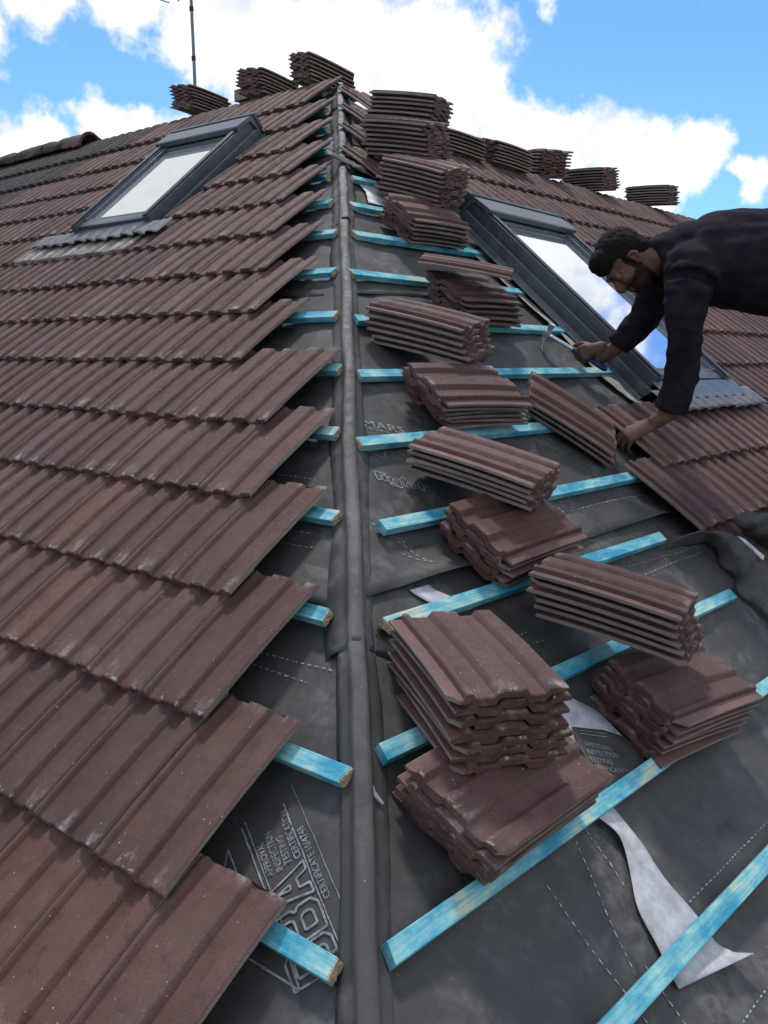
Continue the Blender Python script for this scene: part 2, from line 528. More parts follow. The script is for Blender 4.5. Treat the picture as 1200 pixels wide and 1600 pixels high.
def ground_mat(b, p):
    oc = b.n('ShaderNodeTexCoord').outputs['Object']
    n = b.noise(oc, 0.35, 6, 0.65)
    setp(b, p, Base_Color=b.mix(b.mr(n, 0.4, 0.6), (0.05, 0.075, 0.03), (0.10, 0.10, 0.075)), Roughness=0.95)


M['ground'] = material('garden ground', ground_mat)


def cloth_mat(c1, c2, sc=14.0):
    def f(b, p):
        oc = b.n('ShaderNodeTexCoord').outputs['Object']
        n = b.noise(oc, sc, 5, 0.6)
        w = b.noise(oc, 900.0, 2, 0.6)
        setp(b, p, Base_Color=b.mix(b.mr(n, 0.35, 0.65), c1, c2), Roughness=0.95, Specular_IOR_Level=0.1)
        bump(b, p, b.math('MULTIPLY_ADD', n, 5.0, w), 0.35, 0.003)
    return f


M['shirt'] = material('navy black cotton', cloth_mat((0.013, 0.012, 0.0185), (0.025, 0.0205, 0.0255)))
M['trousers'] = material('dark grey work trousers', cloth_mat((0.03, 0.032, 0.036), (0.045, 0.047, 0.05)))
M['boot'] = material('black boot leather', cloth_mat((0.02, 0.018, 0.016), (0.03, 0.027, 0.024)))


def skin(b, p):
    oc = b.n('ShaderNodeTexCoord').outputs['Object']
    n = b.noise(oc, 40.0, 4, 0.6)
    setp(b, p, Base_Color=b.mix(b.mr(n, 0.35, 0.65), (0.15, 0.075, 0.049), (0.10, 0.050, 0.034)), Roughness=0.62, Specular_IOR_Level=0.3, Subsurface_Weight=0.08)
    p.inputs['Subsurface Radius'].default_value = (0.01, 0.004, 0.002)
    bump(b, p, b.noise(oc, 260.0, 3), 0.2, 0.001)


M['skin'] = material('brown skin', skin)


def hair_m(b, p):
    oc = b.n('ShaderNodeTexCoord').outputs['Object']
    n = b.noise(b.scalevec(oc, (120.0, 120.0, 120.0)), 1.0, 4, 0.7)
    setp(b, p, Base_Color=b.mix(n, (0.004, 0.004, 0.004), (0.011, 0.009, 0.008)), Roughness=0.8, Specular_IOR_Level=0.15)
    bump(b, p, n, 0.9, 0.004)


M['hair'] = material('black hair', hair_m)
M['dark'] = material('near black', lambda b, p: setp(b, p, Base_Color=(0.012, 0.012, 0.013), Roughness=0.6))
M['beard'] = material('short dark beard', lambda b, p: setp(b, p, Base_Color=b.mix(b.mr(b.noise(b.n('ShaderNodeTexCoord').outputs['Object'], 260.0, 3, 0.7), 0.40, 0.62), (0.010, 0.007, 0.006), (0.050, 0.027, 0.019)), Roughness=0.85, Specular_IOR_Level=0.15))
M['eye'] = material('eye white', lambda b, p: setp(b, p, Base_Color=(0.5, 0.48, 0.45), Roughness=0.2))
M['splinter'] = material('pale split wood', lambda b, p: setp(b, p, Base_Color=(0.62, 0.6, 0.54), Roughness=0.8))
M['wall'] = material('house brick', brick_mat)

# ------------------------------------------------------------------ setting: ground
gs = 1500
ground = mesh_obj('ground', [(-gs, -gs, -5.2), (gs, -gs, -5.2), (gs, gs, -5.2), (-gs, gs, -5.2)], [(0, 1, 2, 3)], M['ground'])
structure(ground)

# ------------------------------------------------------------------ house under the tiles
V_RIDGE_L = 4.40
APX = PL(hip_y(V_RIDGE_L), V_RIDGE_L)                      # where the hip meets the ridge (deck level)
V_RIDGE_R = 3.72
house = empty('house', Matrix.Translation((3, 3, -5.2)))
tag(house, 'hipped house roof stripped to dark membrane on its near corner', 'house')


def in_house(o):
    o.parent = house
    o.matrix_parent_inverse = house.matrix_world.inverted()
    return o


DH = -0.045
a = APX + Vector((0, 0, DH))
ey = -0.27
hipbot = HP(ey)
zR = V_RIDGE_R * math.sin(TR) + DH
yR = V_RIDGE_R * math.cos(TR)
fhx = a.x + (a.z - zR) / math.tan(TR) * 1.0 / 1.0     # far hip meets the lower wing's ridge
rv = [hipbot + Vector((0, 0, DH)), Vector((12, ey, ey * math.tan(TR) + DH)), Vector((12, yR, zR)), Vector((a.x + 0.62, yR, zR)), a,
      PL(12.0, V_RIDGE_L, DH), PL(12.0, -0.34, DH)]
rv += [Vector((a.x + 3.3, 12.0, 0.0)), Vector((a.x + 3.3, yR + 2.9, 0.0)), Vector((12, yR + 2.9, 0.0)), Vector((a.x + 0.62, yR, zR))]
rfaces = [(0, 1, 2, 3, 4), (6, 0, 4, 5), (5, 4, 3, 8, 7), (3, 2, 9, 8)]
roof_deck = mesh_obj('roof_structure', rv, rfaces, M['tile_old'])
in_house(roof_deck)
wl = bmesh.new()
box(wl, 0.15, 12, 0.15, yR + 2.8, -5.2, -0.25)
box(wl, 0.15, a.x + 3.2, yR + 2.8, 12, -5.2, -0.25)
in_house(bm_obj('wall', wl, M['wall']))

# ------------------------------------------------------------------ underlay membrane
def sheet(name, fn, us, vs, mat, parent=None, thick=0.0015):
    """fn(u, v) -> Vector on a grid"""
    verts, faces = [], []
    nu, nv = len(us), len(vs)
    for v in vs:
        for u_ in us: verts.append(fn(u_, v))
    for j in range(nv - 1):
        for i in range(nu - 1):
            k = j * nu + i
            faces.append((k, k + 1, k + nu + 1, k + nu))
    o = mesh_obj(name, verts, faces, mat, parent, smooth=True)
    md = o.modifiers.new('thickness', 'SOLIDIFY')
    md.thickness = thick; md.offset = -1
    return o


def lin(a_, b_, n): return [a_ + (b_ - a_) * i / (n - 1) for i in range(n)]


def wrinkle(p, amp=1.0, seed=0.0):
    q = Vector(p)
    w = 0.0075 * noise.noise(q * 3.3 + Vector((seed, 0, 0))) + 0.0042 * noise.noise(q * 9.0 + Vector((0, seed, 0)))
    w += 0.0030 * noise.noise(Vector((q.x * 5 + q.y * 19, q.y * 6 - q.x * 9, q.z * 21 + seed)))
    return w * amp


def r_strip(name, v0, v1, h0, seed, label, edge_lift=None, xmax=8.0):
    def fn(s, v):
        x = hip_x(v) - 0.01 + s
        p = PR(x, v)
        h = h0 + wrinkle(p, 1.0, seed) - 0.004 * (1 - math.cos(2 * math.pi * (x - 0.4) / 0.6))
        if edge_lift:
            h += edge_lift(x, v)
        return PR(x, v, min(h, h0 + 0.004) if not edge_lift else h)
    us = lin(0, 2.6, 74) + lin(2.7, xmax - hip_x(v0), 26)
    o = sheet(name, fn, us, lin(v0, v1, int((v1 - v0) / 0.035) + 2), M['felt'])
    tag(o, label, 'roof membrane')
    return o


def l_strip(name, v0, v1, h0, seed, label, edge_lift=None, ymax=7.5):
    def fn(s, v):
        y = hip_y(v) - 0.01 + s
        p = PL(y, v)
        h = h0 + wrinkle(p, 1.0, seed + 5) - 0.004 * (1 - math.cos(2 * math.pi * (y - 0.3) / 0.6))
        if edge_lift: h += edge_lift(y, v)
        return PL(y, v, min(h, h0 + 0.004) if not edge_lift else h)
    us = lin(0, 1.2, 40) + lin(1.3, ymax - hip_y(v0), 30)
    o = sheet(name, fn, us[::-1], lin(v0, v1, int((v1 - v0) / 0.035) + 2), M['felt'])
    tag(o, label, 'roof membrane')
    return o


def liftR(x, v):
    e = max(0.0, 1.0 - (v - 1.0) / 0.10)
    return e * e * (0.004 + 0.026 * math.exp(-((x - 1.20) / 0.17) ** 2) + 0.008 * noise.noise(Vector((x * 6, 0, 3))) + 0.02 * math.exp(-((x - 2.35) / 0.16) ** 2)) + 0.006 * e


def lift2(x, v, v0):
    e = max(0.0, 1.0 - (v - v0) / 0.09)
    return e * e * (0.003 + 0.004 * noise.noise(Vector((x * 5, v0, 3))))


R_low = r_strip('roof_membrane', -0.30, 1.12, -0.006, 1.0, 'lowest dark membrane sheet on the right slope, under the near stacks')
R_mid = r_strip('roof_membrane', 1.005, 2.36, -0.005, 7.0, 'middle dark membrane sheet on the right slope, its lower edge lifted', liftR)
R_top = r_strip('roof_membrane', 2.24, 3.56, -0.004, 11.0, 'upper dark membrane sheet on the right slope beside the skylight head', lambda x, v: lift2(x, v, 2.24))
L_low = l_strip('roof_membrane', -0.30, 1.12, -0.006, 1.0, 'lowest dark membrane sheet on the left slope, printed with certificate lettering')
L_mid = l_strip('roof_membrane', 1.02, 2.36, -0.005, 3.0, 'middle dark membrane sheet on the left slope, beside the hip', lambda x, v: lift2(x, v, 1.02))
L_top = l_strip('roof_membrane', 2.24, 4.36, -0.004, 9.0, 'top dark membrane sheet on the left slope, beside the upper hip', lambda x, v: lift2(x, v, 2.24))


# hip strips: membrane draped over the hip timber
def hip_strip(t0, t1, wl_, wr_, lift, seed, label, flap=False):
    lat_R = (eR - HIP.normalized() * eR.dot(HIP.normalized())).normalized()       # away from the hip on the right slope
    lat_L = (eL - HIP.normalized() * eL.dot(HIP.normalized())).normalized()
    sec = [(-1, wl_, -0.014), (-1, wl_ * 0.8, -0.008), (-1, 0.5 * wl_ + 0.020, -0.003), (-1, 0.036, 0.0008), (-1, 0.0255, 0.0020), (-1, 0.0195, 0.0050), (0, -0.0170, 0.0125), (0, -0.0135, 0.0160), (0, -0.0045, 0.0170), (0, 0.0045, 0.0170), (0, 0.0135, 0.0160), (0, 0.0170, 0.0125), (1, 0.0195, 0.0050), (1, 0.0255, 0.0020), (1, 0.036, 0.0008), (1, max(0.043, 0.5 * wr_ + 0.020), -0.003), (1, max(0.050, wr_ * 0.8), -0.008), (1, max(0.058, wr_), -0.014)]
    lat0 = HIPN.cross(HIP).normalized()
    if lat0.dot(lat_R) < 0: lat0 = -lat0
    n = int((t1 - t0) / 0.012)
    ts = lin(t0, t1, n)

    def fn(i, t):
        s, w, h = sec[int(i)]
        c = HP(t)
        wob = 0.008 * noise.noise(Vector((t * 4.0, seed, 0.3))) + 0.0025 * noise.noise(Vector((t * 17, seed, 1)))
        dg_ = t * 26 + abs(i - 8.5) * 1.3
        crease = 0.003 * noise.noise(Vector((t * 8, seed + 3, i * 0.45))) - 0.0070 * max(0.0, noise.noise(Vector((dg_, t * 2.0, seed))) - 0.2) * 2.4 + 0.0015 * noise.noise(Vector((t * 70, i * 0.9, seed)))
        if s == 0:
            return c + lat0 * (w + wob) + HIPN * (h + lift + crease)
        lat, nn = (lat_R, nR) if s > 0 else (lat_L, nL)
        edge = abs(w) > 0.046
        ww = w + s * wob * 0.7 + (0.02 * noise.noise(Vector((t * 3.1, seed, s))) if edge else 0)
        hh = h + (lift if not edge else lift * 0.3) + (crease * 0.30 if edge else crease * 0.9)
        if flap and s > 0 and t < t0 + 0.16 and w > 0.05:
            e = 1 - (t - t0) / 0.16
            ww += 0.06 * e
            hh += 0.02 * e * (0.6 + noise.noise(Vector((t * 20, i, 2))))
        return c + lat * ww + nn * hh
    o = sheet('hip_membrane', fn, list(range(len(sec))), ts, M['felt_hip'])
    tag(o, label, 'hip membrane')
    return o


hip_strip(-0.27, 0.73, 0.055, 0.055, 0.0, 1.0, 'lower length of dark membrane draped over the hip ridge, nearest the camera')
hip_strip(0.70, 2.22, 0.070, 0.030, 0.0015, 4.0, 'middle length of grey membrane draped over the hip, lapping the lower one', True)
hip_strip(2.14, APX.x - HX0 + 0.01, 0.07, 0.07, 0.0025, 8.0, 'upper length of grey membrane draped over the hip up to its top')


# printed dashes and lettering: thin marks lying on the sheets
def quad_on(slope, a_, b_, w, h, verts, faces):
    A, B = Vector(a_), Vector(b_)
    d = (B - A)
    if d.length < 1e-6: return
    d.normalize(); s = Vector((-d.y, d.x))
    k = len(verts)
    for P in (A + s * w / 2, A - s * w / 2, B - s * w / 2, B + s * w / 2): verts.append(SP(slope, P.x, P.y, h))
    faces.append((k, k + 1, k + 2, k + 3))


def stroke(slope, a_, b_, w, h, verts, faces):
    A, B = Vector(a_), Vector(b_)
    n = max(1, int((B - A).length / 0.010))
    for i in range(n): quad_on(slope, A.lerp(B, i / n), A.lerp(B, (i + 1) / n), w, h, verts, faces)


def dashes(slope, lines, sheet_o, h, w=0.0028, dash=0.011, gap=0.008):
    for a_, b_ in lines:
        verts, faces = [], []
        A, B = Vector(a_), Vector(b_)
        L = (B - A).length; d = (B - A) / L; t = 0
        while t < L:
            t2 = min(L, t + dash * random.uniform(0.7, 1.15))
            quad_on(slope, A + d * t, A + d * t2, w * random.uniform(0.6, 1.1), h, verts, faces)
            t = t2 + gap
        o = mesh_obj('printed_dashes', verts, faces, M['stitch'])
        o.parent = sheet_o
        sw = o.modifiers.new('drape', 'SHRINKWRAP')
        sw.target = sheet_o; sw.wrap_method = 'NEAREST_SURFACEPOINT'; sw.wrap_mode = 'ABOVE_SURFACE'; sw.offset = 0.0026


dashes(SLOPE_R, [((0.965, 0.357), (0.864, 0.123)), ((0.822, 0.325), (0.815, 0.02)), ((1.009, 0.361), (0.993, 0.241)), ((0.9, 0.123), (0.87, -0.1)), ((1.101, 0.143), (1.9, 0.148)), ((1.009, -0.05), (1.9, -0.05)), ((1.944, 0.876), (2.293, 0.860)), ((1.99, 0.834), (2.4, 0.838)), ((1.18, 0.80), (1.32, 0.80)), ((1.20, 0.765), (1.36, 0.765)), ((0.60, 0.62), (0.66, 0.72))], R_low, 0.002, 0.003)
dashes(SLOPE_R, [((1.65, 1.118), (2.40, 1.114)), ((1.139, 1.139), (1.186, 1.046)), ((1.08, 1.24), (1.16, 1.13)), ((1.12, 1.10), (1.22, 1.03))], R_mid, 0.002, 0.003)
dashes(SLOPE_L, [((1.0, 0.871), (0.660, 0.893)), ((0.9, 0.849), (0.70, 0.852))], L_low, 0.002, 0.003)
dashes(SLOPE_L, [((1.5, 1.388), (1.09, 1.386)), ((1.5, 1.350), (1.06, 1.344)), ((1.1, 1.206), (0.96, 1.212)), ((1.1, 1.165), (0.92, 1.170))], L_mid, 0.002, 0.003)


def flat_text(body, slope, a_, b_, cap, h, outline=0.0, fit=True):
    """lettering lying in a slope from a_ to b_ (slope coordinates) -> mesh verts, faces"""
    cu = bpy.data.curves.new('lettering', 'FONT')
    cu.body = body
    cu.size = 1.0
    if outline:
        cu.fill_mode = 'NONE'; cu.bevel_depth = outline; cu.bevel_resolution = 0; cu.resolution_u = 3
    else:
        cu.resolution_u = 2
    o = bpy.data.objects.new('lettering', cu)
    COL.objects.link(o)
    dg = bpy.context.evaluated_depsgraph_get(); dg.update()
    me = bpy.data.meshes.new_from_object(o.evaluated_get(dg))
    co = [v.co.copy() for v in me.vertices]; fc = [tuple(p.vertices) for p in me.polygons]
    bpy.data.objects.remove(o); bpy.data.curves.remove(cu); bpy.data.meshes.remove(me)
    x0, x1 = min(c.x for c in co), max(c.x for c in co)
    y0, y1 = min(c.y for c in co), max(c.y for c in co)
    n_ = slope[2].normalized()
    A = SP(slope, *a_); B = SP(slope, *b_)
    d = (B - A); L = d.length; d.normalize(); up = n_.cross(d)
    sx = L / (x1 - x0); sy = cap / (y1 - y0)
    return [A + d * ((c.x - x0) * sx) + up * ((c.y - y0) * sy) + n_ * (h + (c.z * 0.02)) for c in co], fc


def print_part(sheet_o, slope, texts, lines, h, name='printed_lettering', target=None):
    sets = [('printed_lettering', *flat_text(*t[:1], slope, *t[1:4], h, *(t[4:] or ()))) for t in texts]
    for pts, w in lines:
        verts, faces = [], []
        for a_, b_ in zip(pts[:-1], pts[1:]): stroke(slope, a_, b_, w, h, verts, faces)
        sets.append(('printed_border', verts, faces))
    for name, verts, faces in sets:
        o = mesh_obj(name, verts, faces, M['print'])
        o.parent = sheet_o
        sw = o.modifiers.new('drape', 'SHRINKWRAP')
        sw.target = target or sheet_o; sw.wrap_method = 'NEAREST_SURFACEPOINT'; sw.wrap_mode = 'ABOVE_SURFACE'; sw.offset = 0.0026


GLYPH = {
 'B': (0.86, [[(0, 0), (.62, 0), (.78, .12), (.78, .40), (.68, .5), (.78, .6), (.78, .88), (.62, 1), (0, 1), (0, 0)], [(.2, .16), (.5, .16), (.57, .22), (.57, .36), (.5, .42), (.2, .42), (.2, .16)], [(.2, .58), (.5, .58), (.57, .64), (.57, .78), (.5, .84), (.2, .84), (.2, .58)]]),
 'A': (0.95, [[(0, 0), (.3, 1), (.6, 1), (.9, 0), (.65, 0), (.58, .25), (.32, .25), (.25, 0), (0, 0)], [(.38, .42), (.52, .42), (.45, .74), (.38, .42)]]),
 'l': (0.32, [[(0, 0), (.22, 0), (.22, 1), (0, 1), (0, 0)]]),
 'i': (0.32, [[(0, 0), (.22, 0), (.22, .62), (0, .62), (0, 0)], [(0, .78), (.22, .78), (.22, 1), (0, 1), (0, .78)]]),
 'g': (0.75, [[(0, 0), (.42, 0), (.42, -.12), (0, -.12), (0, -.3), (.62, -.3), (.62, .62), (0, .62), (0, 0)], [(.2, .18), (.42, .18), (.42, .44), (.2, .44), (.2, .18)]]),
 'h': (0.75, [[(0, 0), (0, 1), (.2, 1), (.2, .62), (.62, .62), (.62, 0), (.42, 0), (.42, .44), (.2, .44), (.2, 0), (0, 0)]]),
 't': (0.6, [[(.1, 0), (.1, .44), (0, .44), (0, .62), (.1, .62), (.1, .95), (.3, .95), (.3, .62), (.48, .62), (.48, .44), (.3, .44), (.3, 0), (.1, 0)]]),
}


def outline_word(word, a_, b_, cap):
    """outlined letters as polylines in slope coordinates; returns list of polylines"""
    tot = sum(GLYPH[c][0] for c in word) - 0.1
    A, B = Vector(a_), Vector(b_)
    L = (B - A).length; d = (B - A) / L; up = Vector((-d.y, d.x)) if word != 'BBA' else Vector((d.y, -d.x))
    x, out = 0, []
    for c in word:
        w, polys = GLYPH[c]
        for pl in polys: out.append([tuple(A + d * ((x + px) * L / tot) + up * (py * cap)) for px, py in pl])
        x += w
    return out


def outline_part(sheet_o, slope, word, a_, b_, cap, w, h):
    verts, faces = [], []
    for pl in outline_word(word, a_, b_, cap):
        for p, q in zip(pl[:-1], pl[1:]): stroke(slope, p, q, w, h, verts, faces)
    o = mesh_obj('printed_lettering', verts, faces, M['print'])
    o.parent = sheet_o
    sw = o.modifiers.new('drape', 'SHRINKWRAP')
    sw.target = sheet_o; sw.wrap_method = 'NEAREST_SURFACEPOINT'; sw.wrap_mode = 'ABOVE_SURFACE'; sw.offset = 0.0026


outline_part(L_low, SLOPE_L, 'BBA', (0.300, 0.448), (0.462, 0.548), 0.080, 0.0040, 0.002)
outline_part(R_mid, SLOPE_R, 'light', (1.246, 1.352), (1.391, 1.282), 0.036, 0.0032, 0.002)
print_part(L_low, SLOPE_L, [
    ('APPROVAL', (0.499, 0.511), (0.561, 0.548), 0.013), ('INSPECTION', (0.490, 0.525), (0.561, 0.570), 0.013),
    ('TESTING', (0.484, 0.540), (0.532, 0.572), 0.013), ('CERTIFICATION', (0.474, 0.555), (0.561, 0.614), 0.013),
    ('CERTIFICATE 10/4748', (0.376, 0.521), (0.505, 0.600), 0.013)],
    [([(0.584, 0.658), (0.366, 0.528), (0.313, 0.488), (0.321, 0.451)], 0.0012), ([(0.574, 0.621), (0.317, 0.465), (0.330, 0.440)], 0.0022), ([(0.622, 0.566), (0.473, 0.478), (0.40, 0.434)], 0.0018), ([(0.621, 0.555), (0.497, 0.483), (0.40, 0.426)], 0.003),
     ([(0.59, 0.470), (0.614, 0.511), (0.550, 0.475)], 0.003), ([(0.46, 0.385), (0.336, 0.386), (0.379, 0.414)], 0.0035), ([(0.345, 0.40), (0.337, 0.416)], 0.002)], 0.002)
print_part(R_mid, SLOPE_R, [('MARS', (1.368, 1.556), (1.500, 1.507), 0.030), ('building', (1.374, 1.540), (1.44, 1.515), 0.011)],
           [([(1.30, 1.60), (1.33, 1.63)], 0.003), ([(1.31, 1.45), (1.335, 1.42), (1.36, 1.45)], 0.003), ([(1.42, 1.43), (1.425, 1.37)], 0.003)], 0.002)


# ------------------------------------------------------------------ loose pale strips of membrane
def ribbon(name, slope, left, right, h, mat, label, cat, amp=0.006, seed=0, nsub=5, nacross=6, hfun=None):
    Lp, Rp = smooth_path(left, nsub), smooth_path(right, nsub)
    verts, faces = [], []
    n = min(len(Lp), len(Rp))
    for j in range(n):
        for i in range(nacross):
            q = Lp[j] * (1 - i / (nacross - 1)) + Rp[j] * (i / (nacross - 1))
            hh = h + amp * abs(noise.noise(Vector((q[0] * 14, q[1] * 14, seed)))) + (hfun(j / (n - 1), i / (nacross - 1)) if hfun else 0)
            verts.append(SP(slope, q[0], q[1], hh))
    for j in range(n - 1):
        for i in range(nacross - 1):
            k = j * nacross + i
            faces.append((k, k + 1, k + nacross + 1, k + nacross))
    o = mesh_obj(name, verts, faces, mat, smooth=True)
    md = o.modifiers.new('thickness', 'SOLIDIFY'); md.thickness = 0.0012; md.offset = 1
    tag(o, label, cat)
    return o


ribbon('membrane_offcut', SLOPE_R, [(1.046, 0.400), (1.042, 0.368), (1.056, 0.313), (1.024, 0.254), (0.974, 0.195), (0.949, 0.128), (0.938, 0.10), (0.925, 0.060)],
       [(1.118, 0.400), (1.113, 0.362), (1.113, 0.287), (1.098, 0.205), (1.098, 0.119), (1.094, 0.066), (1.110, 0.039), (1.135, 0.009)], 0.0, M['white'],
       'long pale torn strip trailing down below the long near batten', 'membrane offcut', 0.004, 1,
       hfun=lambda t, w: 0.012 * math.sin(math.pi * min(t / 0.45, 1)) * (1 - w) + (0.022 * max(0, (t - 0.9) / 0.1) * w))
white2 = ribbon('membrane_offcut', SLOPE_R, [(1.10, 0.60), (1.11, 0.56), (1.12, 0.52), (1.10, 0.46)], [(1.225, 0.645), (1.258, 0.600), (1.300, 0.545), (1.31, 0.46)], 0.0015, M['white'],
       'pale torn patch between the two nearest groups of stacks', 'membrane offcut', 0.003, 2)
dark2 = ribbon('membrane_offcut', SLOPE_R, [(1.180, 0.545), (1.150, 0.505), (1.10, 0.455), (1.08, 0.405)], [(1.262, 0.505), (1.305, 0.470), (1.32, 0.43), (1.30, 0.385)], 0.006, M['felt'],
       'dark torn scrap printed APPROVAL INSPECTION TESTING on the pale patch', 'membrane offcut', 0.002, 3)
print_part(dark2, SLOPE_R, [('APPROVAL', (1.167, 0.496), (1.233, 0.457), 0.012), ('INSPECTION', (1.157, 0.479), (1.236, 0.436), 0.012), ('TESTING', (1.146, 0.462), (1.200, 0.432), 0.012), ('CERTIFICATION', (1.135, 0.447), (1.228, 0.395), 0.012)],
           [([(1.185, 0.523), (1.250, 0.488)], 0.002), ([(1.19, 0.530), (1.254, 0.496)], 0.0012)], 0.009)
ribbon('membrane_offcut', SLOPE_R, [(1.047, 0.995), (1.055, 0.975), (1.075, 0.945), (1.10, 0.90)], [(1.117, 0.995), (1.125, 0.975), (1.155, 0.945), (1.19, 0.90)], -0.001, M['white'],
       'pale strip showing under the lifted membrane edge above the tall near stack', 'membrane offcut', 0.003, 4)
ribbon('membrane_offcut', SLOPE_R, [(2.640, 3.160), (2.63, 3.09), (2.59, 3.02), (2.55, 2.96)], [(2.86, 3.150), (2.87, 3.08), (2.86, 3.00), (2.84, 2.93)], 0.003, M['white'],
       'pale crumpled sheet between two short battens near the hip top', 'membrane offcut', 0.016, 5)
ribbon('membrane_offcut', SLOPE_R, [(2.56, 3.32), (2.66, 3.26), (2.72, 3.20), (2.80, 3.14)], [(2.60, 3.38), (2.72, 3.32), (2.82, 3.26), (2.90, 3.18)], 0.028, M['felt'],
       'dark loose membrane corner hanging off the upper hip', 'membrane offcut', 0.02, 6)

# folded back flap at the right edge
fl = [(2.180, 0.880, 0.006), (2.2289, 0.8768, 0.008), (2.33, 0.864, 0.010), (2.4214, 0.8548, 0.010), (2.4352, 0.8159, 0.008), (2.3916, 0.7606, 0.006), (2.4008, 0.7065, 0.006), (2.3379, 0.6708, 0.006), (2.3364, 0.6159, 0.006), (2.3521, 0.5437, 0.006), (2.3667, 0.4463, 0.006), (2.37, 0.30, 0.006)]
fm_ = [(2.182, 0.884, 0.010), (2.2134, 0.8811, 0.042), (2.31, 0.870, 0.055), (2.3812, 0.8576, 0.058), (2.4177, 0.8206, 0.060), (2.4035, 0.7705, 0.062), (2.4083, 0.7173, 0.060), (2.3835, 0.6718, 0.050), (2.3737, 0.6238, 0.056), (2.3777, 0.5541, 0.05), (2.3724, 0.4486, 0.045), (2.38, 0.30, 0.04)]
fr = [(2.184, 0.890, 0.006), (2.2123, 0.8832, 0.052), (2.31, 0.874, 0.072), (2.3811, 0.8597, 0.076), (2.4381, 0.8368, 0.085), (2.4391, 0.7919, 0.090), (2.4477, 0.7459, 0.092), (2.4524, 0.7012, 0.09), (2.4488, 0.6503, 0.09), (2.447, 0.569, 0.09), (2.421, 0.4666, 0.088), (2.42, 0.30, 0.088)]
A_, B_, C_ = smooth_path(fl, 5), smooth_path(fm_, 5), smooth_path(fr, 5)
verts, faces = [], []
NA = 13
for j in range(len(A_)):
    for i in range(NA):
        t = i / (NA - 1)
        q = A_[j] * (1 - t) ** 2 + (2 * B_[j] - 0.5 * (A_[j] + C_[j])) * 2 * t * (1 - t) + C_[j] * t * t
        hh = q[2] + 0.010 * noise.noise(Vector((j * 0.23, t * 3.5, 4.0))) + 0.005 * noise.noise(Vector((j * 0.7, t * 6, 9)))
        verts.append(PR(q[0] + 0.010 * noise.noise(Vector((j * 0.3, 2, t * 2))), q[1], max(hh, 0.003)))
for j in range(len(A_) - 1):
    for i in range(NA - 1):
        k = j * NA + i
        faces.append((k, k + 1, k + NA + 1, k + NA))
flap = mesh_obj('membrane_flap', verts, faces, M['felt'], smooth=True)
md = flap.modifiers.new('thickness', 'SOLIDIFY'); md.thickness = 0.0025; md.offset = 0
tag(flap, 'dark membrane flap folded back in creases against the right-hand tiles', 'membrane flap')
tagp = [(2.452, 0.800, 0.096), (2.470, 0.780, 0.098), (2.474, 0.70, 0.100), (2.452, 0.690, 0.096)]
po = mesh_obj('pale_underside', [PR(*p) for p in tagp] + [PR(p[0], p[1], p[2] - 0.003) for p in tagp], [(0, 1, 2, 3), (7, 6, 5, 4), (0, 4, 5, 1), (1, 5, 6, 2), (2, 6, 7, 3), (3, 7, 4, 0)], M['white'], flap)
bm = bmesh.new()
tube(bm, [PR(2.505, 0.835, 0.118), PR(2.545, 0.81, 0.125), PR(2.62, 0.76, 0.125), PR(2.76, 0.66, 0.12), PR(2.95, 0.53, 0.12)], [(0.022, 0.02), (0.045, 0.034), (0.056, 0.040), (0.056, 0.042), (0.05, 0.04)], side=nR, seg=20, sub=8, round_end=True)
for v in bm.verts: v.co += Vector((1, 1, 1)) * (0.010 * noise.noise(v.co * 22)) + nR * (0.008 * noise.noise(v.co * 45))
roll = bm_obj('membrane_roll', bm, M['felt'], smooth=True)
tag(roll, 'crumpled dark grey membrane roll lying on the tiles at the right edge', 'membrane roll')


# ------------------------------------------------------------------ tiles
TOP = [(0, .0138), (.0012, .0150), (.020, .0150), (.0255, .0150), (.0280, .0262), (.0310, .0292), (.0385, .0294), (.0420, .0268), (.0465, .0192), (.0490, .0180), (.066, .0178), (.0815, .018), (.0842, .0192), (.0912, .0296), (.0945, .0320), (.119, .0323), (.1435, .032), (.1468, .0296), (.1530, .0192), (.1555, .018), (.168, .0178), (.1810, .018), (.1838, .0192), (.1905, .0296), (.1940, .0320), (.212, .0322), (.2250, .0318), (.2280, .0295)]
BOT = [(.2280, .0222), (.214, .0195), (.198, .0180), (.1925, .0150), (.1850, .0022), (.182, .001), (.154, .001), (.1510, .0022), (.1450, .0135), (.140, .0160), (.097, .0160), (.0925, .0135), (.0860, .0022), (.083, .001), (.050, .001), (.046, .0022), (.041, .0090), (.030, .0075), (.002, .0062)]
TOP = [(x, z if z < .0185 else .0185 + (z - .0185) * 0.84) for x, z in TOP]
BOT = [(x, z if z < .0125 else z - 0.0016) for x, z in BOT]
PROF = TOP + BOT
NT = len(TOP)


